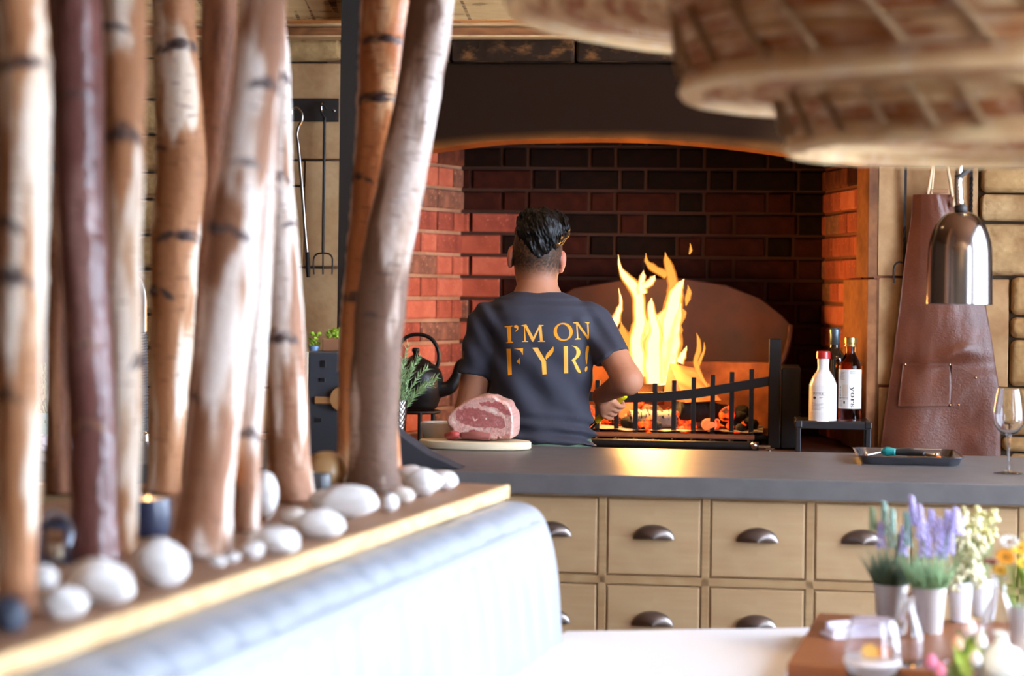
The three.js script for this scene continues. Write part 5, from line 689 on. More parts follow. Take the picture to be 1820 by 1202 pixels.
// ---------------------------------------------------------------- planter shelf with birch trunks, beside the banquette
const SH = 1.023, E1 = onY(905, 862, SH), E0 = onY(0, 1165, SH), TD = E0.clone().sub(E1).setY(0).normalize(), TH = Math.atan2(TD.x, TD.z), TN = V3(Math.cos(TH), 0, -Math.sin(TH));
const sh = (x, y, z) => E1.clone().setY(y).addScaledVector(TN, x).addScaledVector(TD, z);
{
  const t = thing('planter', 'long wooden planter shelf with a pale front edge carrying the birch trunks and white stones', 'planter', sh(0, 0, 0), TH);
  M.shelfTop = std(0xffffff, 0.55, { map: woodMap([176, 138, 108], [146, 108, 82], 71) });
  const top = box(0.72, 0.027, 3.7, 0.003).translate(-0.372, SH - 0.0135, 1.85); part(t, 'shelf_board', top, M.shelfTop); part(t, 'front_edge', box(0.016, 0.029, 3.7, 0.003).translate(-0.006, SH - 0.0142, 1.85), M.paleTimber, 'pale sawn front edge');
  part(t, 'planter_box', box(0.64, SH - 0.028, 3.6, 0.004).translate(-0.38, (SH - 0.028) / 2, 1.85), M.brownTimber);
}
{
  const t = thing('banquette', 'white leather banquette with vertical channels in its rounded backrest along the planter', 'banquette', sh(0.002, 0, 0.02), TH), pr = smoothProfile([[-0.03, 0.985], [0.0, 0.992], [0.04, 0.990], [0.074, 0.975], [0.098, 0.935], [0.114, 0.87], [0.124, 0.78], [0.136, 0.66], [0.145, 0.5], [0.15, 0.38]], 50), NZ = 420, Lz = 3.5, CHN = 0.115, pos = [], idx = [], n = pr.length;
  M.whiteLeather = phys([152, 158, 166], 0.46, { clearcoat: 0.1, bumpMap: grey(256, 256, (u, v) => wrapN(u, v, 30, 73, 3), 8, 8), bumpScale: 0.0004 });
  const cv = new THREE.SplineCurve(pr.map((p) => new THREE.Vector2(...p)));
  for (let k = 0; k <= NZ; k++) { const z = k / NZ * Lz, ph = z / CHN % 1, rid = -0.010 * Math.pow(Math.abs(2 * ph - 1), 6), end = z < 0.02 ? -0.012 * Math.pow(1 - z / 0.02, 2) : 0; for (let i = 0; i < n; i++) { const T = cv.getTangent(i / (n - 1)), nx = -T.y, ny = T.x, o = (rid * sstep(i / n, 0.12, 0.3) + end + 0.004 * (noise(z * 12, i * 0.16, 5) - 0.5)); pos.push(pr[i][0] + (nx > 0 ? nx : -nx) * o, pr[i][1] + Math.abs(ny) * o, z); } }
  for (let k = 0; k < NZ; k++) for (let i = 0; i + 1 < n; i++) { const a = k * n + i, b = a + n; idx.push(a, a + 1, b, b, a + 1, b + 1); }
  const c0 = pos.length / 3; pos.push(0.0, 0.6, 0.004); for (let i = 0; i + 1 < n; i++) idx.push(c0, i + 1, i);
  const g = new THREE.BufferGeometry().setAttribute('position', new THREE.Float32BufferAttribute(pos, 3)).setIndex(idx); g.computeVertexNormals(); part(t, 'channelled_backrest', metreUV(g), M.whiteLeather);
  const rr = box(0.08, 0.6, Lz - 0.05, 0.02).translate(0.06, 0.66, Lz / 2 + 0.02); part(t, 'back_core', rr, M.whiteLeather); part(t, 'seat_cushion', box(0.16, 0.13, Lz - 0.05, 0.04, 5).translate(0.21, 0.41, Lz / 2), M.whiteLeather); part(t, 'seat_base', box(0.12, 0.33, Lz - 0.1, 0.004).translate(0.2, 0.172, Lz / 2), M.brownTimber);
}
function barkTex(seed, pal, marks, lenticels) {   // u around the trunk (0.25 faces the room), v up the trunk
  const w = 256, h = 1024, base = canvasTex(w, h, (c) => {
    const im = c.createImageData(w, h); for (let y = 0; y < h; y++) for (let x = 0; x < w; x++) { const u = x / w, v = y / h, a = u * 6.2832, cx = Math.cos(a), sx = Math.sin(a), n = fbm(cx * 1.6 + seed, sx * 1.6, v * 9, 4), f = noise(cx * 5 + seed, sx * 5, v * 120), pch = sstep(fbm(cx * 1.1 + seed * 3, sx * 1.1, v * 6 + 20, 4), pal.t - 0.06, pal.t + 0.1), col = mixc(mixc(pal.a, pal.b, clamp(n * 1.7 - 0.4 + (f - 0.5) * 0.3, 0, 1)), pal.c, pch * 0.85), i = (y * w + x) * 4; im.data[i] = col[0]; im.data[i + 1] = col[1]; im.data[i + 2] = col[2]; im.data[i + 3] = 255; } c.putImageData(im, 0, 0);
    const R = rng(seed * 13 + 1); c.lineCap = 'round'; for (let i = 0; i < lenticels; i++) { const x = R() * w, y = R() * h, l = 4 + R() * 22; c.strokeStyle = `rgba(${pal.d.join(',')},${0.2 + R() * 0.45})`; c.lineWidth = 1 + R() * 1.8; for (const k of [0, -w, w]) { c.beginPath(); c.moveTo(x + k, y); c.lineTo(x + l + k, y + (R() - 0.5) * 3); c.stroke(); } }
    for (const [u, v, s, deep] of marks) { const x = u * w, y = (1 - v) * h, sx = s * 46; c.save(); c.translate(x, y); const R2 = rng(Math.floor(x * 31 + y)); for (let k = 0; k < 46; k++) { const q = (R2() - 0.5) * 2, yy = sx * (-0.3 + 0.55 * q * q) + R2() * sx * 0.5 * (1 - q * q); c.fillStyle = `rgba(${(deep ?? [58, 46, 46]).join(',')},${0.12 + 0.3 * R2()})`; c.beginPath(); c.ellipse(q * sx * 1.05, yy, sx * (0.08 + 0.2 * R2()), sx * (0.05 + 0.09 * R2()), q * 0.8, 0, 7); c.fill(); } c.fillStyle = 'rgba(66,50,48,0.6)'; c.beginPath(); c.ellipse(0, 2, sx * 0.36, sx * 0.16, 0, 0, 7); c.fill(); c.restore(); }
  }); base.wrapT = THREE.ClampToEdgeWrapping; return base;
}
const PAL = {
  white: { a: [238, 224, 212], b: [222, 200, 182], c: [136, 82, 48], d: [84, 52, 38], t: 0.50 }, cream: { a: [240, 224, 206], b: [224, 196, 166], c: [160, 98, 52], d: [96, 56, 34], t: 0.48 },
  purple: { a: [120, 74, 66], b: [92, 54, 48], c: [150, 110, 100], d: [60, 36, 32], t: 0.66, r: 0.28 }, brown: { a: [150, 96, 62], b: [96, 54, 30], c: [172, 126, 88], d: [70, 40, 26], t: 0.6 }, orange: { a: [212, 142, 86], b: [172, 98, 52], c: [236, 196, 150], d: [96, 50, 28], t: 0.6, r: 0.42 }, grey: { a: [214, 200, 190], b: [166, 138, 118], c: [92, 60, 40], d: [70, 48, 38], t: 0.45 },
};
const bumpBark = grey(128, 512, (u, v) => noise(Math.cos(u * 6.283) * 3, Math.sin(u * 6.283) * 3, v * 60) * 0.6 + 0.4 * noise(Math.cos(u * 6.283) * 8, Math.sin(u * 6.283) * 8, v * 200));
function trunk(label, pts, pal, marks, seed, lenticels = 220, dBack = 0) {     // pts: [px, py, width px], the last one on the shelf
  const [bx, by] = pts[pts.length - 1], B = onY(bx, by, SH), d = -B.z, t = thing('birch_trunk', label, 'tree trunk', B, 0, undefined);
  let P = pts.map(([x, y, w], i) => { const p = at(x, y, d + dBack * (1 - i / (pts.length - 1))).sub(B); return [p.x, p.y, p.z, w / 2 * d / F]; }).reverse(); P[0][1] = 0.001;
  const a = P[P.length - 2], b = P[P.length - 1], top = CEIL - SH - 0.002, k = (top - b[1]) / (b[1] - a[1]); P.push([b[0] + (b[0] - a[0]) * k * 0.3, top, b[2], b[3] * 0.95]);
  const crv = P.map((p) => V3(p[0], p[1], p[2])), len = top, R = rng(seed), knots = marks.map((m) => [m[0], m[1], m[2]]);
  const mk = marks.map(([px, py, s, deep]) => { const y = at(px, py, d).y - SH; let i = 0; while (i < P.length - 2 && P[i + 1][1] < y) i++; const f = (y - P[i][1]) / (P[i + 1][1] - P[i][1]), cx = lerp(P[i][0], P[i + 1][0], f), r = lerp(P[i][3], P[i + 1][3], f), x = at(px, py, d).x - B.x; return [Math.acos(clamp((x - cx) / r, -0.95, 0.95)) / 6.2832, (i + f) / (P.length - 1), s, deep]; }); void R; void knots; void len;
  const g = taperTube(crv, P.map((p) => p[3]), 150, 28, (u, v) => { let o = 0.07 * (noise(Math.cos(u * 6.283) * 1.4 + seed, Math.sin(u * 6.283) * 1.4, v * 22) - 0.5) + 0.05 * (noise(seed, v * 40, 3) - 0.5); for (const [mu, mv, s] of mk) { const du = Math.min(Math.abs(u - mu), 1 - Math.abs(u - mu)); o += 0.10 * s * Math.exp(-Math.pow((v - mv) / 0.010, 2)) * (0.35 + 0.65 * Math.exp(-du * du * 40)); } o += 0.22 * Math.exp(-v * 40) * (0.6 + 0.6 * noise(u * 9, seed, 1)); return o; });
  part(t, 'bark', g, std(0xffffff, pal.r ?? 0.7, { map: barkTex(seed, pal, mk, lenticels), bumpMap: bumpBark, bumpScale: 0.0025 }));
  for (const [u, v, s] of mk.filter((m) => m[2] > 0.85)) { const c = new THREE.CatmullRomCurve3(crv).getPoint(v), i = Math.min(Math.floor(v * (P.length - 1)), P.length - 2), r = lerp(P[i][3], P[i + 1][3], v * (P.length - 1) - i); part(t, 'branch_scar', new THREE.SphereGeometry(1, 16, 10).scale(r * 0.30 * s, r * 0.16 * s, r * 0.18).rotateY(Math.PI / 2 - u * 6.2832).translate(c.x + Math.cos(u * 6.2832) * r * 1.03, c.y, c.z + Math.sin(u * 6.2832) * r * 1.03), std([74, 56, 52], 0.85)); }
  return t;
}
trunk('brown bark trunk in the gap between the leftmost pale trunk and the dark purple one', [[112, -20, 44], [108, 300, 42], [104, 600, 40], [104, 880, 40]], PAL.brown, [[104, 300, 0.6]], 2, 200);
trunk('tallest dark brown trunk behind, in the gap left of the thick leaning white trunk', [[392, -20, 62], [378, 250, 60], [352, 560, 54], [336, 872, 50]], PAL.brown, [], 5, 160);
trunk('speckled cream trunk with a dark chevron scar behind the lit tealight bowl', [[308, -20, 76], [312, 80, 78], [320, 220, 84], [322, 320, 90], [312, 430, 84], [308, 560, 78], [300, 720, 66], [290, 878, 54]], PAL.cream, [[322, 84, 1.0], [334, 420, 1.0], [276, 260, 0.6], [276, 520, 0.9]], 4, 420);
trunk('pale trunk with a dark knot standing right behind the dark purple trunk', [[222, -20, 76], [224, 120, 74], [222, 300, 66], [220, 480, 62], [224, 700, 58], [222, 860, 50], [220, 984, 44]], PAL.cream, [[220, 240, 1.0], [196, 40, 0.9], [252, 640, 0.7]], 3, 240);
trunk('dark purple brown trunk with a white sheen, second of the thick trunks', [[136, -20, 88], [140, 140, 88], [142, 300, 84], [150, 480, 84], [158, 640, 84], [166, 800, 82], [168, 998, 84]], PAL.purple, [[140, 170, 0.6, [90, 66, 60]], [158, 610, 0.5, [140, 110, 84]], [160, 755, 0.7, [150, 112, 80]]], 6, 260);
trunk('leftmost pale trunk cropped by the picture edge, with a large dark scar', [[34, -20, 88], [40, 60, 88], [42, 160, 92], [42, 300, 88], [36, 500, 88], [34, 700, 84], [30, 900, 76], [26, 1090, 66]], PAL.cream, [[58, 118, 1.3], [22, 490, 1.0], [8, 400, 0.8], [20, 700, 0.6]], 1, 200);
trunk('slim greyish white trunk in the shade just right of the thick leaning white trunk', [[470, -20, 50], [470, 250, 50], [456, 500, 52], [444, 720, 50], [436, 945, 46]], PAL.white, [[446, 770, 0.8]], 8, 200);
trunk('thick white trunk leaning left, the brightest in the middle of the row', [[470, -20, 82], [456, 130, 86], [436, 290, 90], [420, 400, 96], [404, 540, 94], [386, 700, 90], [370, 850, 92], [356, 985, 102]], PAL.white, [[392, 410, 1.0], [478, 150, 0.7], [444, 290, 0.6, [130, 116, 110]], [330, 705, 0.6]], 7, 160);
trunk('white trunk with dark ring knots next to the dark steel post', [[484, -20, 42], [494, 140, 44], [494, 300, 50], [500, 420, 58], [508, 600, 66], [512, 760, 74], [514, 892, 82]], PAL.white, [[494, 135, 1.0], [490, 315, 1.0], [522, 400, 0.6], [500, 598, 0.9]], 9, 180);
trunk('thin peach coloured trunk behind the grey trunk, beside the rosemary', [[744, -20, 26], [722, 200, 26], [690, 430, 26], [680, 560, 28], [690, 700, 28], [697, 858, 34]], PAL.orange, [], 12, 60).children;
trunk('glossy orange brown trunk with dark ring scars curving up to the right', [[690, -20, 90], [684, 90, 88], [680, 190, 84], [668, 300, 76], [654, 420, 68], [640, 540, 60], [630, 680, 56], [626, 850, 52]], PAL.orange, [[690, 72, 1.0], [676, 178, 1.1], [640, 318, 0.6], [628, 530, 0.8]], 10, 300);
trunk('smooth grey speckled trunk curving over to the right, the last of the row', [[768, -20, 82], [760, 60, 82], [738, 200, 80], [714, 320, 84], [692, 430, 88], [676, 560, 90], [666, 680, 88], [664, 790, 86], [664, 872, 92]], PAL.grey, [[660, 560, 0.3]], 11, 520);

{ // the peeling pale edge of the orange trunk's bark
  const t = scene.children.find((o) => o.userData.label?.startsWith('glossy orange')), d = -t.position.z, pts = [[645, -20], [641, 90], [638, 190], [632, 300], [622, 420], [611, 540], [602, 660]].map(([x, y]) => at(x, y, d).sub(t.position));
  part(t, 'peeling_bark_edge', taperTube(pts, [0.006, 0.005, 0.0065, 0.005, 0.006, 0.005, 0.003], 120, 8, (u, v) => 0.7 * (noise(v * 60, 3, 1) - 0.5)), std([236, 214, 196], 0.7));
}
M.cobble = [std(0xffffff, 0.6, { map: stoneMap([238, 236, 232], [218, 212, 204], 81), bumpMap: bumpGrain, bumpScale: 0.0005 }), std(0xffffff, 0.6, { map: stoneMap([232, 224, 212], [206, 192, 176], 83), bumpMap: bumpGrain, bumpScale: 0.0005 }), std([58, 66, 82], 0.5)];
const pebbles = [
  [180, 1080, 116, 82, 0.34, 'big rounded white cobble at the foot of the dark purple trunk', 0], [110, 1104, 88, 58, -0.1, 'flat white cobble left of the biggest one, near the shelf front', 0], [284, 1046, 98, 86, 0.4, 'tall white cobble with a slanting top below the tealight bowl', 0], [14, 1128, 62, 66, 0.2, 'dark blue grey cobble at the foot of the leftmost trunk', 2],
  [76, 1052, 50, 46, 0, 'small white cobble hidden behind the leftmost trunk', 0], [470, 926, 48, 82, 0.15, 'white cobble standing on end behind the leaning white trunk', 0], [490, 988, 92, 48, 0.25, 'long low white cobble right of the leaning white trunk foot', 0], [448, 994, 44, 30, 0, 'small white pebble left of the long low cobble', 0], [412, 1002, 30, 20, 0, 'tiny white pebble by the foot of the leaning white trunk', 0], [386, 1008, 34, 18, 0, 'tiny flat pebble in front of the leaning white trunk', 0],
  [568, 960, 92, 54, 0.2, 'oblong white cobble in front of the ring-knotted white trunk', 0], [524, 934, 60, 30, 0.1, 'shaded flat cobble at the foot of the ring-knotted white trunk', 1], [616, 924, 116, 62, 0.15, 'wide lumpy white cobble at the foot of the grey speckled trunk', 0], [576, 906, 60, 34, 0, 'pale cobble behind the wide lumpy one', 1], [692, 910, 32, 32, 0, 'small round white pebble at the grey speckled trunk', 0], [716, 896, 46, 30, 0, 'cream oval pebble right of the small round one', 1],
  [752, 884, 66, 48, 0.1, 'smooth white cobble second from the shelf end', 0], [730, 862, 56, 34, 0, 'white cobble behind the smooth one near the shelf end', 0], [788, 872, 50, 36, 0.1, 'white cobble at the very end of the shelf', 0], [640, 872, 60, 36, 0, 'shaded cobble tucked between the last two trunks', 1],
];
pebbles.forEach(([x, y, w, h, tilt, label, m], i) => {
  const B = onY(x, y, SH), s = -B.z / F, rx = w * s / 2, ry = h * s / 2, rz = Math.min(rx, 0.04) * 0.85; B.z -= rz * 0.75; B.x *= B.z / (B.z + rz * 0.75);
  const t = thing('cobble', label, 'stone', B, 0, 'white cobbles along the planter shelf'), g = displace(new THREE.SphereGeometry(1, 36, 24), (X, Y, Z) => { const n = (fbm(X * 1.3 + i * 9, Y * 1.3, Z * 1.3, 2) - 0.5) * 0.34; return [X * n + tilt * Y * -0.4, Y * n, Z * n]; }); g.scale(rx, ry, rz); g.computeBoundingBox(); g.translate(0, -g.boundingBox.min.y * 0.985, 0); part(t, 'stone_body', g, M.cobble[m]);
});
function tealight(label, px, py, wpx, hpx, color, lit) {
  const B = onY(px, py, SH), s = -B.z / F, r = wpx * s / 2, h = hpx * s, t = thing('tealight_holder', label, 'candle holder', B), m = phys(color, 0.4, { clearcoat: 0.3 });
  part(t, 'bowl', lathe(smoothProfile([[0, 0.001], [r * 0.8, 0.001], [r * 0.96, h * 0.2], [r, h * 0.6], [r * 0.97, h], [r * 0.88, h * 0.99], [r * 0.85, h * 0.6], [r * 0.7, h * 0.42], [0, h * 0.4]], 40), 40), m);
  part(t, 'wax', lathe([[0, h * 0.41], [r * 0.74, h * 0.46], [r * 0.76, h * 0.78], [r * 0.7, h * 0.8], [0, h * 0.79]], 32), std([250, 200, 130], 0.5, lit ? { emissive: new THREE.Color(1, 0.42, 0.1), emissiveIntensity: 1.6 } : {}));
  if (lit) { part(t, 'flame', lathe(smoothProfile([[0, h * 0.82], [0.0045, h * 0.86], [0.005, h * 0.92], [0.002, h * 1.05], [0, h * 1.12]], 20), 12), std([0, 0, 0], 1, { emissive: new THREE.Color(1, 0.6, 0.2), emissiveIntensity: 8 })); const l = new THREE.PointLight(new THREE.Color().setRGB(1, 0.55, 0.2), 0.06, 0, 2); l.position.set(0, h * 0.95, 0); l.castShadow = true; l.shadow.radius = 0.15; l.name = 'tealight_light'; t.add(l); }
}
tealight('dark navy bowl with a glowing tealight between the pale trunks', 262, 954, 84, 66, [40, 48, 74], true);
tealight('small black cup holder behind the ring-knotted white trunk', 566, 888, 46, 44, [26, 27, 32], false);
{ const B = onY(580, 868, SH), s = -B.z / F, t = thing('round_jar', 'round tan ceramic jar standing behind the black cup on the shelf', 'jar', B.clone()), r = 36 * s; part(t, 'jar_body', lathe(smoothProfile([[0, 0.001], [r * 0.6, 0.001], [r * 0.95, r * 0.5], [r, r * 0.95], [r * 0.8, r * 1.5], [r * 0.4, r * 1.78], [0, r * 1.82]], 40), 40), phys([196, 156, 104], 0.4, { clearcoat: 0.3 })); part(t, 'jar_foot', lathe([[0, 0], [r * 0.6, 0], [r * 0.58, 0.006], [0, 0.006]], 32), std([120, 86, 56], 0.6)); }
{ const B = onY(98, 1000, SH), s = -B.z / F, t = thing('glass_lantern', 'small blue grey metal lantern with a looped strap behind the leftmost trunk', 'lantern', B), w = 48 * s, h = 66 * s; const m = std([70, 84, 112], 0.35, { metalness: 0.6 }); for (const x of [-1, 1]) for (const z of [-1, 1]) part(t, 'post', box(0.005, h, 0.005, 0.001).translate(x * w / 2, h / 2, z * w / 2), m); part(t, 'base', box(w + 0.008, 0.006, w + 0.008, 0.002).translate(0, 0.003, 0), m); part(t, 'roof', lathe([[0, h + 0.012], [w * 0.3, h + 0.01], [w * 0.74, h], [w * 0.74, h - 0.004], [0, h - 0.004]].reverse(), 4).rotateY(Math.PI / 4), m); part(t, 'strap', tube([[-w / 2, h, 0], [-w * 0.2, h + 0.02, 0], [w * 0.3, h + 0.014, 0], [w * 0.62, h - 0.004, 0.01], [w * 0.6, h * 0.5, 0.02]], 0.004, 24, 8), std([190, 196, 206], 0.3, { metalness: 0.8 })); part(t, 'candle', lathe([[0, 0.006], [w * 0.28, 0.006], [w * 0.28, h * 0.5], [0, h * 0.5]], 24), std([214, 190, 160], 0.5)); }

// ---------------------------------------------------------------- glimpsed between the trunks: the far left end of the worktop
{
  const q = onTop(256, 812), b = 1.2, p = [onB(256, 800, b)[0], CT + 0.0005, b], t = thing('kitchen_tap', 'tall chrome kitchen tap with a sprung hose seen between the trunks', 'tap', p), L = (x, y) => { const k = onB(x, y, b); return [k[0] - p[0], k[1] - CT, 0]; }; void q;
  part(t, 'spout', tube([L(215, 700), L(214, 560), L(220, 515), L(234, 494), L(246, 498), L(255, 520), L(256, 560), L(256, 590)], 0.0095, 50, 12), std([150, 150, 152], 0.3, { metalness: 0.9 })); part(t, 'stand_pipe', bar([L(215, 700)[0], 0, 0], L(215, 700), 0.011, 14), M.chrome); part(t, 'base', lathe([[0, 0], [0.026, 0], [0.026, 0.012], [0.014, 0.03], [0, 0.03]], 28).translate(L(215, 700)[0], 0, 0), M.chrome);
  const hp = [L(256, 590), L(257, 660), L(258, 730), L(258, 770)]; part(t, 'sprung_hose', taperTube(hp, [0.010, 0.010, 0.010, 0.010], 180, 12, (u, v) => 0.22 * Math.sin(v * 260 + u * 6.283)), std([110, 112, 118], 0.45, { metalness: 0.7 })); part(t, 'spray_head', taperTube([L(258, 768), L(258, 790), L(258, 800)], [0.013, 0.016, 0.014], 8, 16), M.chrome);
}
{
  const b = 1.35, p = [onB(80, 772, b)[0], CT + 0.0005, b], y1 = onB(80, 736, b)[1] - CT, y2 = onB(80, 652, b)[1] - CT, t = thing('potted_plant', 'dry green bushy plant in a pale green pot at the far left of the worktop', 'potted plant', p), R = rng(31), l = [];
  part(t, 'pot', lathe(smoothProfile([[0, 0], [0.028, 0], [0.036, y1 * 0.6], [0.042, y1], [0.038, y1], [0.033, y1 * 0.6], [0, y1 * 0.5]], 30), 32), std([150, 176, 160], 0.5));
  for (let i = 0; i < 260; i++) { const a = R() * 6.28, r = 0.045 * Math.sqrt(R()), y = y1 * 0.8 + R() * (y2 - y1 * 0.8), g = new THREE.SphereGeometry(1, 5, 4).scale(0.0035, 0.009 + R() * 0.006, 0.002); g.rotateZ(R() * 1.6 - 0.8).rotateY(R() * 6); l.push(g.translate(Math.cos(a) * r, y, Math.sin(a) * r)); } part(t, 'foliage', merge(l), std([150, 138, 60], 0.7)).userData.kind = 'stuff';
  part(t, 'stems', merge([0, 1, 2, 3, 4, 5].map((i) => bar([0, y1 * 0.5, 0], [Math.cos(i) * 0.03, y2 * 0.93, Math.sin(i) * 0.03], 0.0015, 5))), std([110, 96, 50], 0.8));
}
{
  const b = 1.7, p = [onB(96, 812, b)[0], CT + 0.0005, b], t = thing('cloth_bundle', 'crumpled white and lilac cloth on the far left end of the worktop', 'cloth', p); part(t, 'folds', surfaceNet((x, y, z) => ellipsoid(V3(0, 0.02, 0), 0.05, 0.034, 0.04)(x, y, z) + 0.022 * (fbm(x * 40, y * 40, z * 40, 3) - 0.5) + (y < 0.001 ? 1 : 0), [-0.07, 0, -0.06], [0.07, 0.07, 0.06], 0.0035), std([222, 216, 236], 0.7));
}

// ---------------------------------------------------------------- woven tiered pendant shade, upper right foreground
{
  const D = 3.4, c = at(1790, 512, D), s = D / F, pos = V3(c.x, CEIL, -D), t = thing('pendant_shade', 'large tiered woven seagrass pendant shade hanging in the upper right foreground', 'pendant lamp', pos);
  const y = (h) => EYE + h - CEIL, R = rng(41), strawA = lin(246, 208, 150), strawB = lin(178, 104, 48), strawC = lin(254, 236, 204);
  const mat = new THREE.MeshStandardMaterial({ color: 0xffffff, roughness: 0.8, vertexColors: true, bumpMap: grey(256, 64, (u, v) => 0.5 + 0.5 * Math.sin((u * 40 + v * 6) * 6.283), 6, 2), bumpScale: 0.002 });
  const coil = (r, yy, rad, tone, wob = 1) => {   // one rope ring, its colour changing along it
    const N = 120, pts = []; const ph = R() * 9; for (let i = 0; i < N; i++) { const a = i / N * 6.2832, k = 1 + 0.008 * wob * (noise(Math.cos(a) * 4 + ph, Math.sin(a) * 4, ph) - 0.5); pts.push(V3(Math.cos(a) * r * k, yy + 0.004 * wob * (noise(Math.cos(a) * 5, Math.sin(a) * 5 + ph, 3) - 0.5), Math.sin(a) * r * k)); }
    const g = new THREE.TubeGeometry(new THREE.CatmullRomCurve3(pts, true), 200, rad, 7, true), P = g.attributes.position, col = new Float32Array(P.count * 3); for (let i = 0; i < P.count; i++) { const a = Math.atan2(P.getZ(i), P.getX(i)), n = noise(Math.cos(a) * 7 + ph * 3, Math.sin(a) * 7, tone * 9 + ph), m = noise(a * 60, yy * 400, ph), cc = strawB.clone().lerp(strawA, clamp(tone + (n - 0.5) * 1.2, 0, 1)).lerp(strawC, clamp((m - 0.55) * 1.2, 0, 0.6)); col.set([cc.r, cc.g, cc.b], i * 3); } g.setAttribute('color', new THREE.BufferAttribute(col, 3)); return g;
  };
  const tiers = [[0.648, 0.602, 0.56, 0.352], [0.402, 0.388, 0.345, 0.248], [0.274, 0.258, 0.240, 0.180]].map((q) => q.map((v) => v * D / 2.6));
  tiers.forEach(([rt, rb, yt, yb], k) => {
    const n = Math.round((yt - yb) / 0.0125), l = []; for (let i = 0; i <= n; i++) { const f = i / n, band = noise(i * 0.37 + k * 5, 3, 1); l.push(coil(lerp(rb, rt, f) + 0.004 * Math.sin(i * 2.1), y(lerp(yb, yt, f)), 0.0085, band)); } part(t, 'woven_tier', merge(l), mat);
    part(t, 'rim', merge([coil(rb + 0.006, y(yb - 0.004), 0.013, 0.92), coil(rb - 0.012, y(yb - 0.003), 0.010, 0.8)]), mat);
    const inner = k < 2 ? tiers[k + 1][0] - 0.02 : 0.16, m = [], nn = Math.round((rb - inner) / 0.0145); for (let i = 1; i <= nn; i++) m.push(coil(lerp(rb, inner, i / nn), y(yb + 0.003 + 0.05 * (i / nn) * (k < 2 ? -0.05 : 1)), 0.0085, noise(i * 0.6 + 9 * k, 7, 2) * 0.9, 1)); part(t, 'woven_underside', merge(m), mat);
    for (let i = 0; i < 56; i++) { const a = i / 56 * 6.2832 + R() * 0.05, da = 0.16, f0 = 0.08 + R() * 0.1, f1 = 0.8 + R() * 0.15, P = []; for (let j = 0; j <= 4; j++) { const f = lerp(f0, f1, j / 4), r = lerp(rb, rt, f) + 0.015, aa = a + da * (f - 0.5) * (yt - yb) / 0.1; P.push([Math.cos(aa) * r, y(lerp(yb, yt, f)), Math.sin(aa) * r]); } if (i % 2 === 0) continue; const g = tube(P, 0.0048, 12, 6), cc = lin(244, 196, 138), n2 = g.attributes.position.count, col = new Float32Array(n2 * 3); for (let q = 0; q < n2; q++) col.set([cc.r, cc.g, cc.b], q * 3); g.setAttribute('color', new THREE.BufferAttribute(col, 3)); part(t, 'cross_strand', g, mat); }
  });
  part(t, 'top_ring', merge([coil(0.5, y(0.78), 0.012, 0.6), coil(0.3, y(0.81), 0.012, 0.6), coil(0.12, y(0.835), 0.012, 0.6)]), mat);
  part(t, 'cable', bar([0, y(0.82), 0], [0, -0.001, 0], 0.004, 10), M.black); part(t, 'ceiling_rose', lathe([[0, -0.03], [0.05, -0.03], [0.06, -0.001], [0, -0.001]], 32), M.black);
  part(t, 'spoke', merge([0, 1, 2, 3, 4, 5].map((i) => bar([0, y(0.83), 0], [Math.cos(i * 1.047) * 0.83, y(0.735), Math.sin(i * 1.047) * 0.64], 0.006, 8))), std([150, 104, 60], 0.7));
}

// ---------------------------------------------------------------- tables in front of the worktop
function tableTop(name, label, corners, Y, th, mat, legs, inset) {     // corners: world points in order round the top
  const c = corners.reduce((a, p) => a.add(p), V3()).multiplyScalar(1 / corners.length), t = thing(name, label, 'table', V3(c.x, 0, c.z)), s = new THREE.Shape(); corners.forEach((p, i) => i ? s.lineTo(p.x - c.x, -(p.z - c.z)) : s.moveTo(p.x - c.x, -(p.z - c.z)));
  part(t, 'tabletop', metreUV(new THREE.ExtrudeGeometry(s, { depth: th - 0.004, bevelEnabled: true, bevelThickness: 0.002, bevelSize: 0.002, bevelOffset: -0.002, bevelSegments: 2 }).rotateX(-Math.PI / 2).translate(0, Y - th + 0.002, 0)), mat);
  if (inset < 0) { part(t, 'column', new THREE.CylinderGeometry(0.03, 0.03, Y - th - 0.02, 20).translate(0.1, (Y - th) / 2 + 0.008, 0), legs); part(t, 'base_plate', lathe([[0, 0], [0.17, 0], [0.17, 0.012], [0.04, 0.02], [0, 0.02]], 36).translate(0.1, 0, 0), legs); } else for (const p of corners) { const x = (p.x - c.x) * inset, z = (p.z - c.z) * inset; part(t, 'leg', box(0.045, Y - th, 0.045, 0.003).translate(x, (Y - th) / 2, z), legs); } return t;
}
const TY = 0.745; 
const wl = onY(1455, 1090, TY), wn = onY(1399, 1179, TY), wd = wn.clone().sub(wl).normalize(), wr = V3(-wd.z, 0, wd.x).multiplyScalar(wd.z > 0 ? 1 : -1); if (wr.x < 0) wr.negate();
{
  tableTop('dining_table', 'brown wooden dining table laid with lavender pots, glasses and a folded napkin', [wl, wn.clone(), wn.clone().addScaledVector(wr, 0.85), wl.clone().addScaledVector(wr, 0.85)].reverse(), TY, 0.042, M.tableWood, M.brownTimber, 0.9);
  const WY = 0.695, a = onY(1439, 1116, WY), b = onY(1384, 1222, WY), e = onY(1006, 1122, WY), f = V3(e.x + b.x - a.x - 0.02, WY, b.z + 0.0); b.addScaledVector(b.clone().sub(a), 0.5); f.addScaledVector(f.clone().sub(e), 0.5);
  tableTop('white_table', 'plain bright white tabletop between the banquette and the brown dining table', [e, a, b, f].reverse(), WY, 0.03, std([240, 240, 240], 0.4), M.white, -1);
}
const onT = (px, py) => onY(px, py, TY).setY(TY + 0.0006);
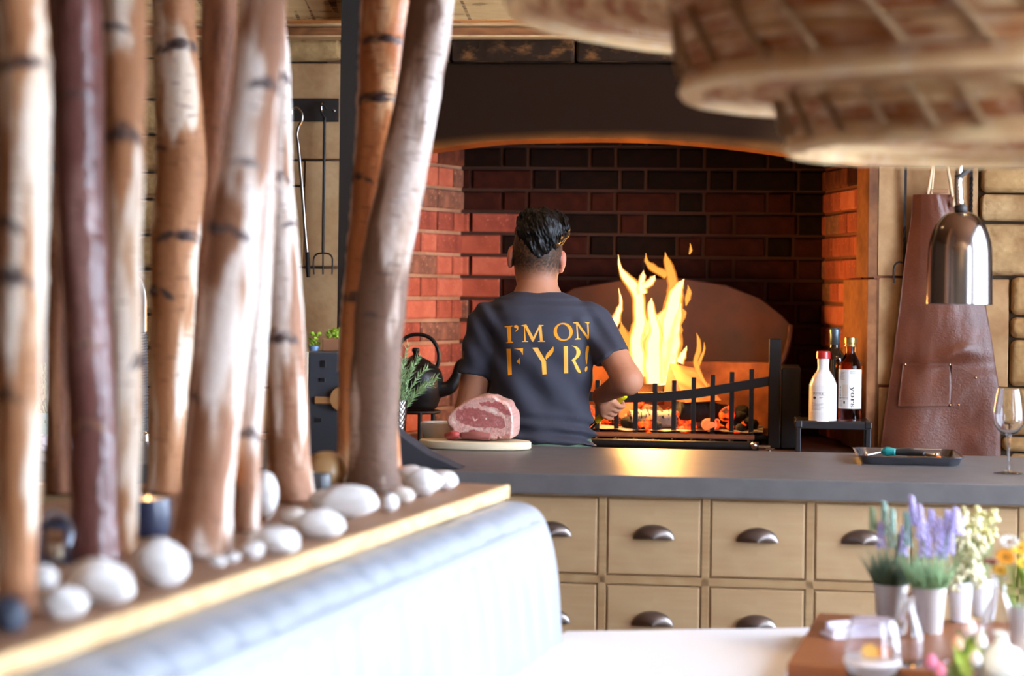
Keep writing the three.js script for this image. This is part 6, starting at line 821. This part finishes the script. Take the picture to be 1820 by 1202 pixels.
function lavender(label, px, py, wpx, hpx, tone, seed, spikes) {
  const B = onT(px, py), s = -B.z / F, r = wpx * s / 2, h = hpx * s, t = thing('lavender_pot', label, 'potted plant', B), R = rng(seed);
  part(t, 'pot', lathe(smoothProfile([[0, 0], [r * 0.74, 0], [r * 0.78, 0.004], [r * 0.97, h * 0.93], [r, h], [r * 0.94, h], [r * 0.9, h * 0.9], [0, h * 0.86]], 40), 40), std([176, 166, 160], 0.45, { metalness: 0.25 }));
  const l = [], green = [], top = 95 * s; for (let i = 0; i < 320; i++) { const a = R() * 6.28, q = Math.sqrt(R()), o = V3(Math.cos(a) * r * 0.8 * q, h * 0.9, Math.sin(a) * r * 0.8 * q), d = V3(Math.cos(a) * 0.55 * q + (R() - 0.5) * 0.3, 1, Math.sin(a) * 0.55 * q + (R() - 0.5) * 0.3).normalize(), L = top * (0.3 + R() * 0.6); const g = new THREE.ConeGeometry(0.0016, L, 4).translate(0, L / 2, 0).applyQuaternion(new THREE.Quaternion().setFromUnitVectors(V3(0, 1, 0), d)); green.push(g.translate(o.x, o.y, o.z)); }
  part(t, 'foliage', merge(green), std(tone, 0.7)).userData.kind = 'stuff';
  const lil = std([196, 184, 230], 0.7), stemM = std([130, 160, 120], 0.7); spikes.forEach(([x, y, w, len, col]) => { const o = V3((x - px) * s, (py - y) * s, (R() - 0.5) * r), st = V3(o.x * 0.3, h * 0.9, o.z * 0.4), c = new THREE.QuadraticBezierCurve3(st, V3(o.x * 0.6, (h + o.y) / 2, o.z * 0.7), o), k = []; for (let i = 0; i < 34; i++) { const f = i / 34, L = len * s, a = i * 2.4, rr = w * s * 0.5 * (1 - 0.5 * f); k.push(new THREE.SphereGeometry(1, 6, 5).scale(0.0032, 0.0045, 0.0032).translate(o.x + Math.cos(a) * rr + f * L * 0.06 * (x - px) / 40, o.y - L + f * L * 1.0, o.z + Math.sin(a) * rr)); } const f = part(t, 'flower_spike', merge(k), col ? std(col, 0.7) : lil); part(f, 'stem', new THREE.TubeGeometry(c, 10, 0.0011, 5), stemM); });
}
lavender('left lavender plant with dark needle foliage in a small grey metal pot', 1583, 1112, 62, 72, [72, 88, 60], 51, [[1552, 905, 11, 40, [150, 170, 130]], [1572, 894, 12, 60, [160, 190, 176]], [1566, 930, 14, 46], [1584, 905, 12, 70, [160, 190, 176]], [1596, 948, 12, 40, [130, 150, 120]], [1600, 935, 14, 50]]);
lavender('right lavender plant with tall lilac flower spikes in a small grey metal pot', 1650, 1124, 62, 78, [122, 150, 100], 52, [[1622, 884, 12, 52], [1632, 898, 14, 60], [1640, 924, 16, 66], [1655, 908, 16, 60], [1666, 920, 16, 66], [1682, 908, 16, 60], [1692, 902, 14, 40], [1674, 944, 14, 50], [1612, 912, 12, 60, [150, 186, 182]], [1704, 920, 12, 30], [1648, 950, 14, 40], [1686, 940, 14, 44]]);
function bucket(label, px, py, wpx, hpx, flowers) {
  const B = onT(px, py), s = -B.z / F, r = wpx * s / 2, h = hpx * s, t = thing('white_bucket', label, 'flower pot', B), R = rng(px);
  part(t, 'pot', lathe(smoothProfile([[0, 0], [r * 0.7, 0], [r * 0.8, h * 0.3], [r, h], [r * 0.95, h], [r * 0.76, h * 0.35], [0, h * 0.2]], 30), 36), phys([236, 236, 240], 0.25, { clearcoat: 0.5 }));
  const st = [], bl = []; for (let i = 0; i < flowers.n; i++) { const x = (flowers.x + (R() - 0.5) * flowers.w - px) * s, y = (py - flowers.y + (R() - 0.5) * flowers.h) * s, z = (R() - 0.5) * 0.05, e = V3(x, y, z); st.push(bar([(R() - 0.5) * r, h * 0.5, (R() - 0.5) * r], e, 0.0007, 4)); for (let j = 0; j < 5; j++) bl.push(new THREE.IcosahedronGeometry(0.0042 + R() * 0.002, 1).translate(x + (R() - 0.5) * 0.016, y + (R() - 0.5) * 0.016, z + (R() - 0.5) * 0.016)); }
  part(t, 'stems', merge(st), std([140, 150, 100], 0.7)).userData.kind = 'stuff'; part(t, 'tiny_blossoms', merge(bl), std(flowers.c, 0.8)).userData.kind = 'stuff';
}
bucket('white pot of airy cream gypsophila right of the lavender pots', 1706, 1106, 44, 66, { n: 60, x: 1716, y: 980, w: 70, h: 130, c: [222, 216, 176] });
bucket('second white pot of pale yellow sprigs half hidden by the glass carafe', 1744, 1095, 40, 60, { n: 44, x: 1738, y: 940, w: 60, h: 70, c: [214, 206, 150] });
{ // folded napkins
  const B = onT(1532, 1132), t = thing('folded_napkin', 'folded white napkin lying on the brown dining table left of the lavender', 'napkin', B, 0.22), m = std([226, 222, 236], 0.85); part(t, 'lower_fold', box(0.155, 0.008, 0.075, 0.003, 3).translate(0, 0.004, 0), m); part(t, 'upper_fold', box(0.15, 0.008, 0.052, 0.003, 3).translate(0.006, 0.0125, -0.008), m); part(t, 'rolled_edge', taperTube([[-0.07, 0.022, -0.02], [0, 0.023, -0.022], [0.075, 0.021, -0.018]], [0.007, 0.008, 0.007], 20, 12), m);
}
{ // tumbler with pale drink; yellow discs imitate reflections in the glass
  const B = onT(1550, 1216), s = -B.z / F, r = 50 * s, h = 112 * s, t = thing('tumbler', 'rounded glass tumbler with a pale drink on the near edge of the brown table', 'glass', B);
  part(t, 'glass_wall', lathe(smoothProfile([[0, 0], [r * 0.6, 0.001], [r * 0.92, h * 0.2], [r, h * 0.45], [r * 0.9, h * 0.8], [r * 0.8, h], [r * 0.78, h], [r * 0.88, h * 0.8], [r * 0.975, h * 0.45], [r * 0.9, h * 0.21], [r * 0.55, 0.006], [0, 0.006]], 60), 48), M.glassSolid);
  part(t, 'drink', lathe(smoothProfile([[0, 0.007], [r * 0.54, 0.0075], [r * 0.87, h * 0.22], [r * 0.955, h * 0.42], [0, h * 0.42]], 40), 40), phys([232, 228, 232], 0.3)); part(t, 'reflection_disc', new THREE.CylinderGeometry(r * 0.3, r * 0.3, 0.005, 28).rotateX(1.3).translate(-r * 0.12, h * 0.5, 0.006), std([240, 190, 90], 0.5)); part(t, 'reflection_disc', new THREE.CylinderGeometry(r * 0.26, r * 0.26, 0.005, 28).rotateX(1.4).translate(r * 0.4, h * 0.49, 0), std([206, 128, 76], 0.5));
}
function carafe(label, px, py, wpx, hpx, neck) {
  const B = onT(px, py), s = -B.z / F, r = wpx * s / 2, h = hpx * s, t = thing('glass_carafe', label, 'carafe', B);
  part(t, 'glass_wall', lathe(smoothProfile([[0, 0], [r * 0.9, 0.001], [r, h * 0.06], [r * 0.98, h * 0.42], [r * 0.7, h * 0.62], [r * neck, h * 0.8], [r * neck, h * 0.97], [r * neck * 1.15, h], [r * neck * 1.05, h], [r * neck * 0.86, h * 0.96], [r * neck * 0.86, h * 0.8], [r * 0.6, h * 0.62], [r * 0.9, h * 0.42], [r * 0.92, h * 0.07], [0, h * 0.03]], 80), 40), M.glassSolid); part(t, 'water', lathe(smoothProfile([[0, h * 0.035], [r * 0.89, h * 0.07], [r * 0.87, h * 0.40], [0, h * 0.41]], 30), 36), phys([250, 252, 255], 0.02, { transmission: 1, thickness: 0.05, ior: 1.33 }));
}
carafe('clear glass carafe of water in front of the lavender pots', 1612, 1184, 56, 126, 0.42);
carafe('clear glass carafe of water in front of the yellow flower vase', 1774, 1166, 62, 140, 0.4);
{ // round white vase with a stopper, front right
  const B = onT(1778, 1222), s = -B.z / F, r = 44 * s, t = thing('round_vase', 'small round white glazed vase at the front right of the table', 'vase', B); part(t, 'vase_body', lathe(smoothProfile([[0, 0], [r * 0.55, 0.001], [r * 0.95, r * 0.6], [r, r * 0.95], [r * 0.75, r * 1.5], [r * 0.3, r * 1.78], [r * 0.26, r * 2.1], [r * 0.34, r * 2.2], [r * 0.28, r * 2.2], [0, r * 2.0]], 50), 40), phys([222, 228, 222], 0.25, { clearcoat: 0.6 })); part(t, 'wooden_foot', lathe([[0, -0.0], [r * 0.56, 0], [r * 0.6, 0.006], [0, 0.006]], 28), std([176, 110, 66], 0.5));
}
{ // posy of tulip leaves in a little glass, front
  const B = onT(1712, 1226), s = -B.z / F, t = thing('tulip_posy', 'low posy of green leaves and pink white tulip buds at the front of the table', 'flowers', B), R = rng(77), gm = [std([124, 150, 50], 0.6, { side: THREE.DoubleSide }), std([150, 172, 60], 0.6, { side: THREE.DoubleSide }), std([96, 128, 44], 0.6, { side: THREE.DoubleSide })];
  part(t, 'glass_cup', lathe(smoothProfile([[0, 0], [0.026, 0.001], [0.034, 0.03], [0.036, 0.045], [0.034, 0.045], [0.031, 0.03], [0.022, 0.004], [0, 0.004]], 30), 36), M.glassSolid);
  const leafG = (a, b, w, bend) => { const n = 14, pos = [], idx = [], d = b.clone().sub(a), side = V3(d.y, -d.x, bend).normalize(); for (let i = 0; i <= n; i++) { const f = i / n, c = a.clone().addScaledVector(d, f).add(V3(0, 0, bend * Math.sin(f * 3.1) * 0.3)), ww = w * Math.sin(Math.PI * Math.pow(f, 0.8)) + 0.0005; for (const k of [-1, 0, 1]) { const q = c.clone().addScaledVector(side, k * ww); q.z += k ? 0.004 : 0; pos.push(q.x, q.y, q.z); } } for (let i = 0; i < n; i++) for (let k = 0; k < 2; k++) { const p = i * 3 + k; idx.push(p, p + 1, p + 3, p + 1, p + 4, p + 3); } const g = new THREE.BufferGeometry().setAttribute('position', new THREE.Float32BufferAttribute(pos, 3)).setIndex(idx); g.computeVertexNormals(); return g; };
  [[1678, 1182], [1690, 1140], [1700, 1118], [1716, 1136], [1726, 1114], [1738, 1130], [1664, 1206], [1750, 1120], [1708, 1160], [1684, 1200]].forEach(([x, y], i) => part(t, 'leaf', leafG(V3((R() - 0.5) * 0.03, 0.015, (R() - 0.5) * 0.03), V3((x - 1712) * s, (1226 - y) * s, (R() - 0.5) * 0.05), 0.009 + R() * 0.005, (R() - 0.5) * 0.05), gm[i % 3]));
  [[1722, 1122, [236, 214, 206]], [1700, 1150, [230, 180, 150]], [1742, 1146, [226, 226, 214]], [1668, 1196, [222, 130, 150]], [1650, 1180, [206, 120, 150]], [1732, 1176, [232, 226, 220]]].forEach(([x, y, c], i) => { const o = V3((x - 1712) * s, (1226 - y) * s, (R() - 0.3) * 0.04), f = part(t, 'tulip_bud', lathe(smoothProfile([[0, -0.012], [0.009, -0.004], [0.011, 0.006], [0.005, 0.018], [0, 0.021]], 20), 16).translate(o.x, o.y, o.z), std(c, 0.6)); part(f, 'stem', bar([0, 0.02, 0], [o.x, o.y - 0.01, o.z], 0.0015, 5), gm[0]); });
}
{ // tall white vase of yellow, white and red flowers, right edge
  const B = onT(1822, 1176), s = -B.z / F, r = 30 * s, h = 92 * s, t = thing('flower_vase', 'white vase of yellow, orange and white flowers at the right edge of the picture', 'vase', B), R = rng(88); part(t, 'vase_body', lathe(smoothProfile([[0, 0], [r * 0.8, 0.001], [r * 0.86, h * 0.5], [r, h], [r * 0.92, h], [r * 0.78, h * 0.5], [0, h * 0.1]], 40), 36), phys([228, 226, 224], 0.3, { clearcoat: 0.4 }));
  const gm = std([140, 164, 50], 0.6), ht = (px, py) => V3((px - 1822) * s, (1176 - py) * s, (R() - 0.5) * 0.05);
  [[1780, 992, 19, [238, 160, 30]], [1812, 980, 20, [244, 200, 30]], [1790, 968, 19, [238, 236, 226]], [1760, 1004, 13, [150, 60, 70]], [1776, 1018, 15, [240, 186, 60]], [1816, 1004, 16, [246, 214, 70]], [1838, 996, 18, [240, 240, 230]], [1846, 964, 16, [236, 150, 40]], [1822, 956, 15, [210, 200, 120]]].forEach(([x, y, w, c]) => { const o = ht(x, y), l = [], m = std(c, 0.7), rr = w * s; for (let i = 0; i < 13; i++) { const a = i / 13 * 6.283; l.push(new THREE.SphereGeometry(1, 8, 6).scale(rr * 0.5, rr * 0.14, rr * 0.2).translate(rr * 0.55, 0, 0).rotateZ(0.35).rotateY(a)); } const g = merge(l).rotateX(0.7 + (R() - 0.5)).translate(o.x, o.y, o.z), f = part(t, 'flower_head', g, m); part(f, 'flower_centre', new THREE.SphereGeometry(rr * 0.3, 12, 8).translate(o.x, o.y + rr * 0.1, o.z + rr * 0.1), std([170, 110, 30], 0.8)); part(f, 'stem', bar([(R() - 0.5) * r, h * 0.3, 0], o, 0.0018, 5), gm); });
  for (let i = 0; i < 9; i++) { const o = ht(1790 + R() * 60, 1010 + R() * 70); part(t, 'leaf', new THREE.SphereGeometry(1, 10, 8).scale(0.007, 0.03, 0.0016).rotateZ((R() - 0.5) * 1.4).rotateY(R() * 3).translate(o.x, o.y, o.z), gm); }
}

// ---------------------------------------------------------------- added warm ceiling spots, out of view, filling the shade
for (const [x, z, label, I] of [[-1.9, -3.3, 'added warm fill spot above the planter', 2], [-0.75, -6.2, 'added warm fill spot above the left end of the fireplace wall', 3], [1.5, -6.0, 'added warm fill spot above the leather apron', 3]]) {
  const t = thing('added_ceiling_spot', label, 'lamp', V3(x, CEIL - 0.09, z)); part(t, 'housing', lathe([[0.045, 0], [0.05, 0.005], [0.05, 0.085], [0, 0.088]], 28), M.black); part(t, 'lens', new THREE.CylinderGeometry(0.042, 0.042, 0.004, 28).translate(0, 0.012, 0), std([0, 0, 0], 1, { emissive: new THREE.Color(1, 0.7, 0.42), emissiveIntensity: 4 }));
  const l = new THREE.SpotLight(new THREE.Color().setRGB(1, 0.68, 0.38), I, 0, 1.05, 0.7, 2); l.position.set(0, -0.004, 0); l.target.position.set(0, -2, 0); l.castShadow = true; l.shadow.radius = 2; l.name = 'added_spot_light'; t.add(l); t.add(l.target);
}

{ // added spot, out of view, brightening the pendant shade
  const t = thing('added_ceiling_spot', 'added warm spot brightening the woven pendant shade', 'lamp', V3(-0.1, CEIL - 0.09, -1.3)); part(t, 'housing', lathe([[0.045, 0], [0.05, 0.005], [0.05, 0.085], [0, 0.088]], 28), M.black); part(t, 'lens', new THREE.CylinderGeometry(0.042, 0.042, 0.004, 28).translate(0, 0.012, 0), std([0, 0, 0], 1, { emissive: new THREE.Color(1, 0.7, 0.42), emissiveIntensity: 4 }));
  const l = new THREE.SpotLight(new THREE.Color().setRGB(1, 0.74, 0.46), 40, 0, 0.32, 0.6, 2); l.position.set(0, -0.004, 0); l.target.position.set(0.75, -1.2, -2.0); l.castShadow = true; l.shadow.radius = 2; l.name = 'added_spot_light'; t.add(l); t.add(l.target);
}
renderer.render(scene, camera);
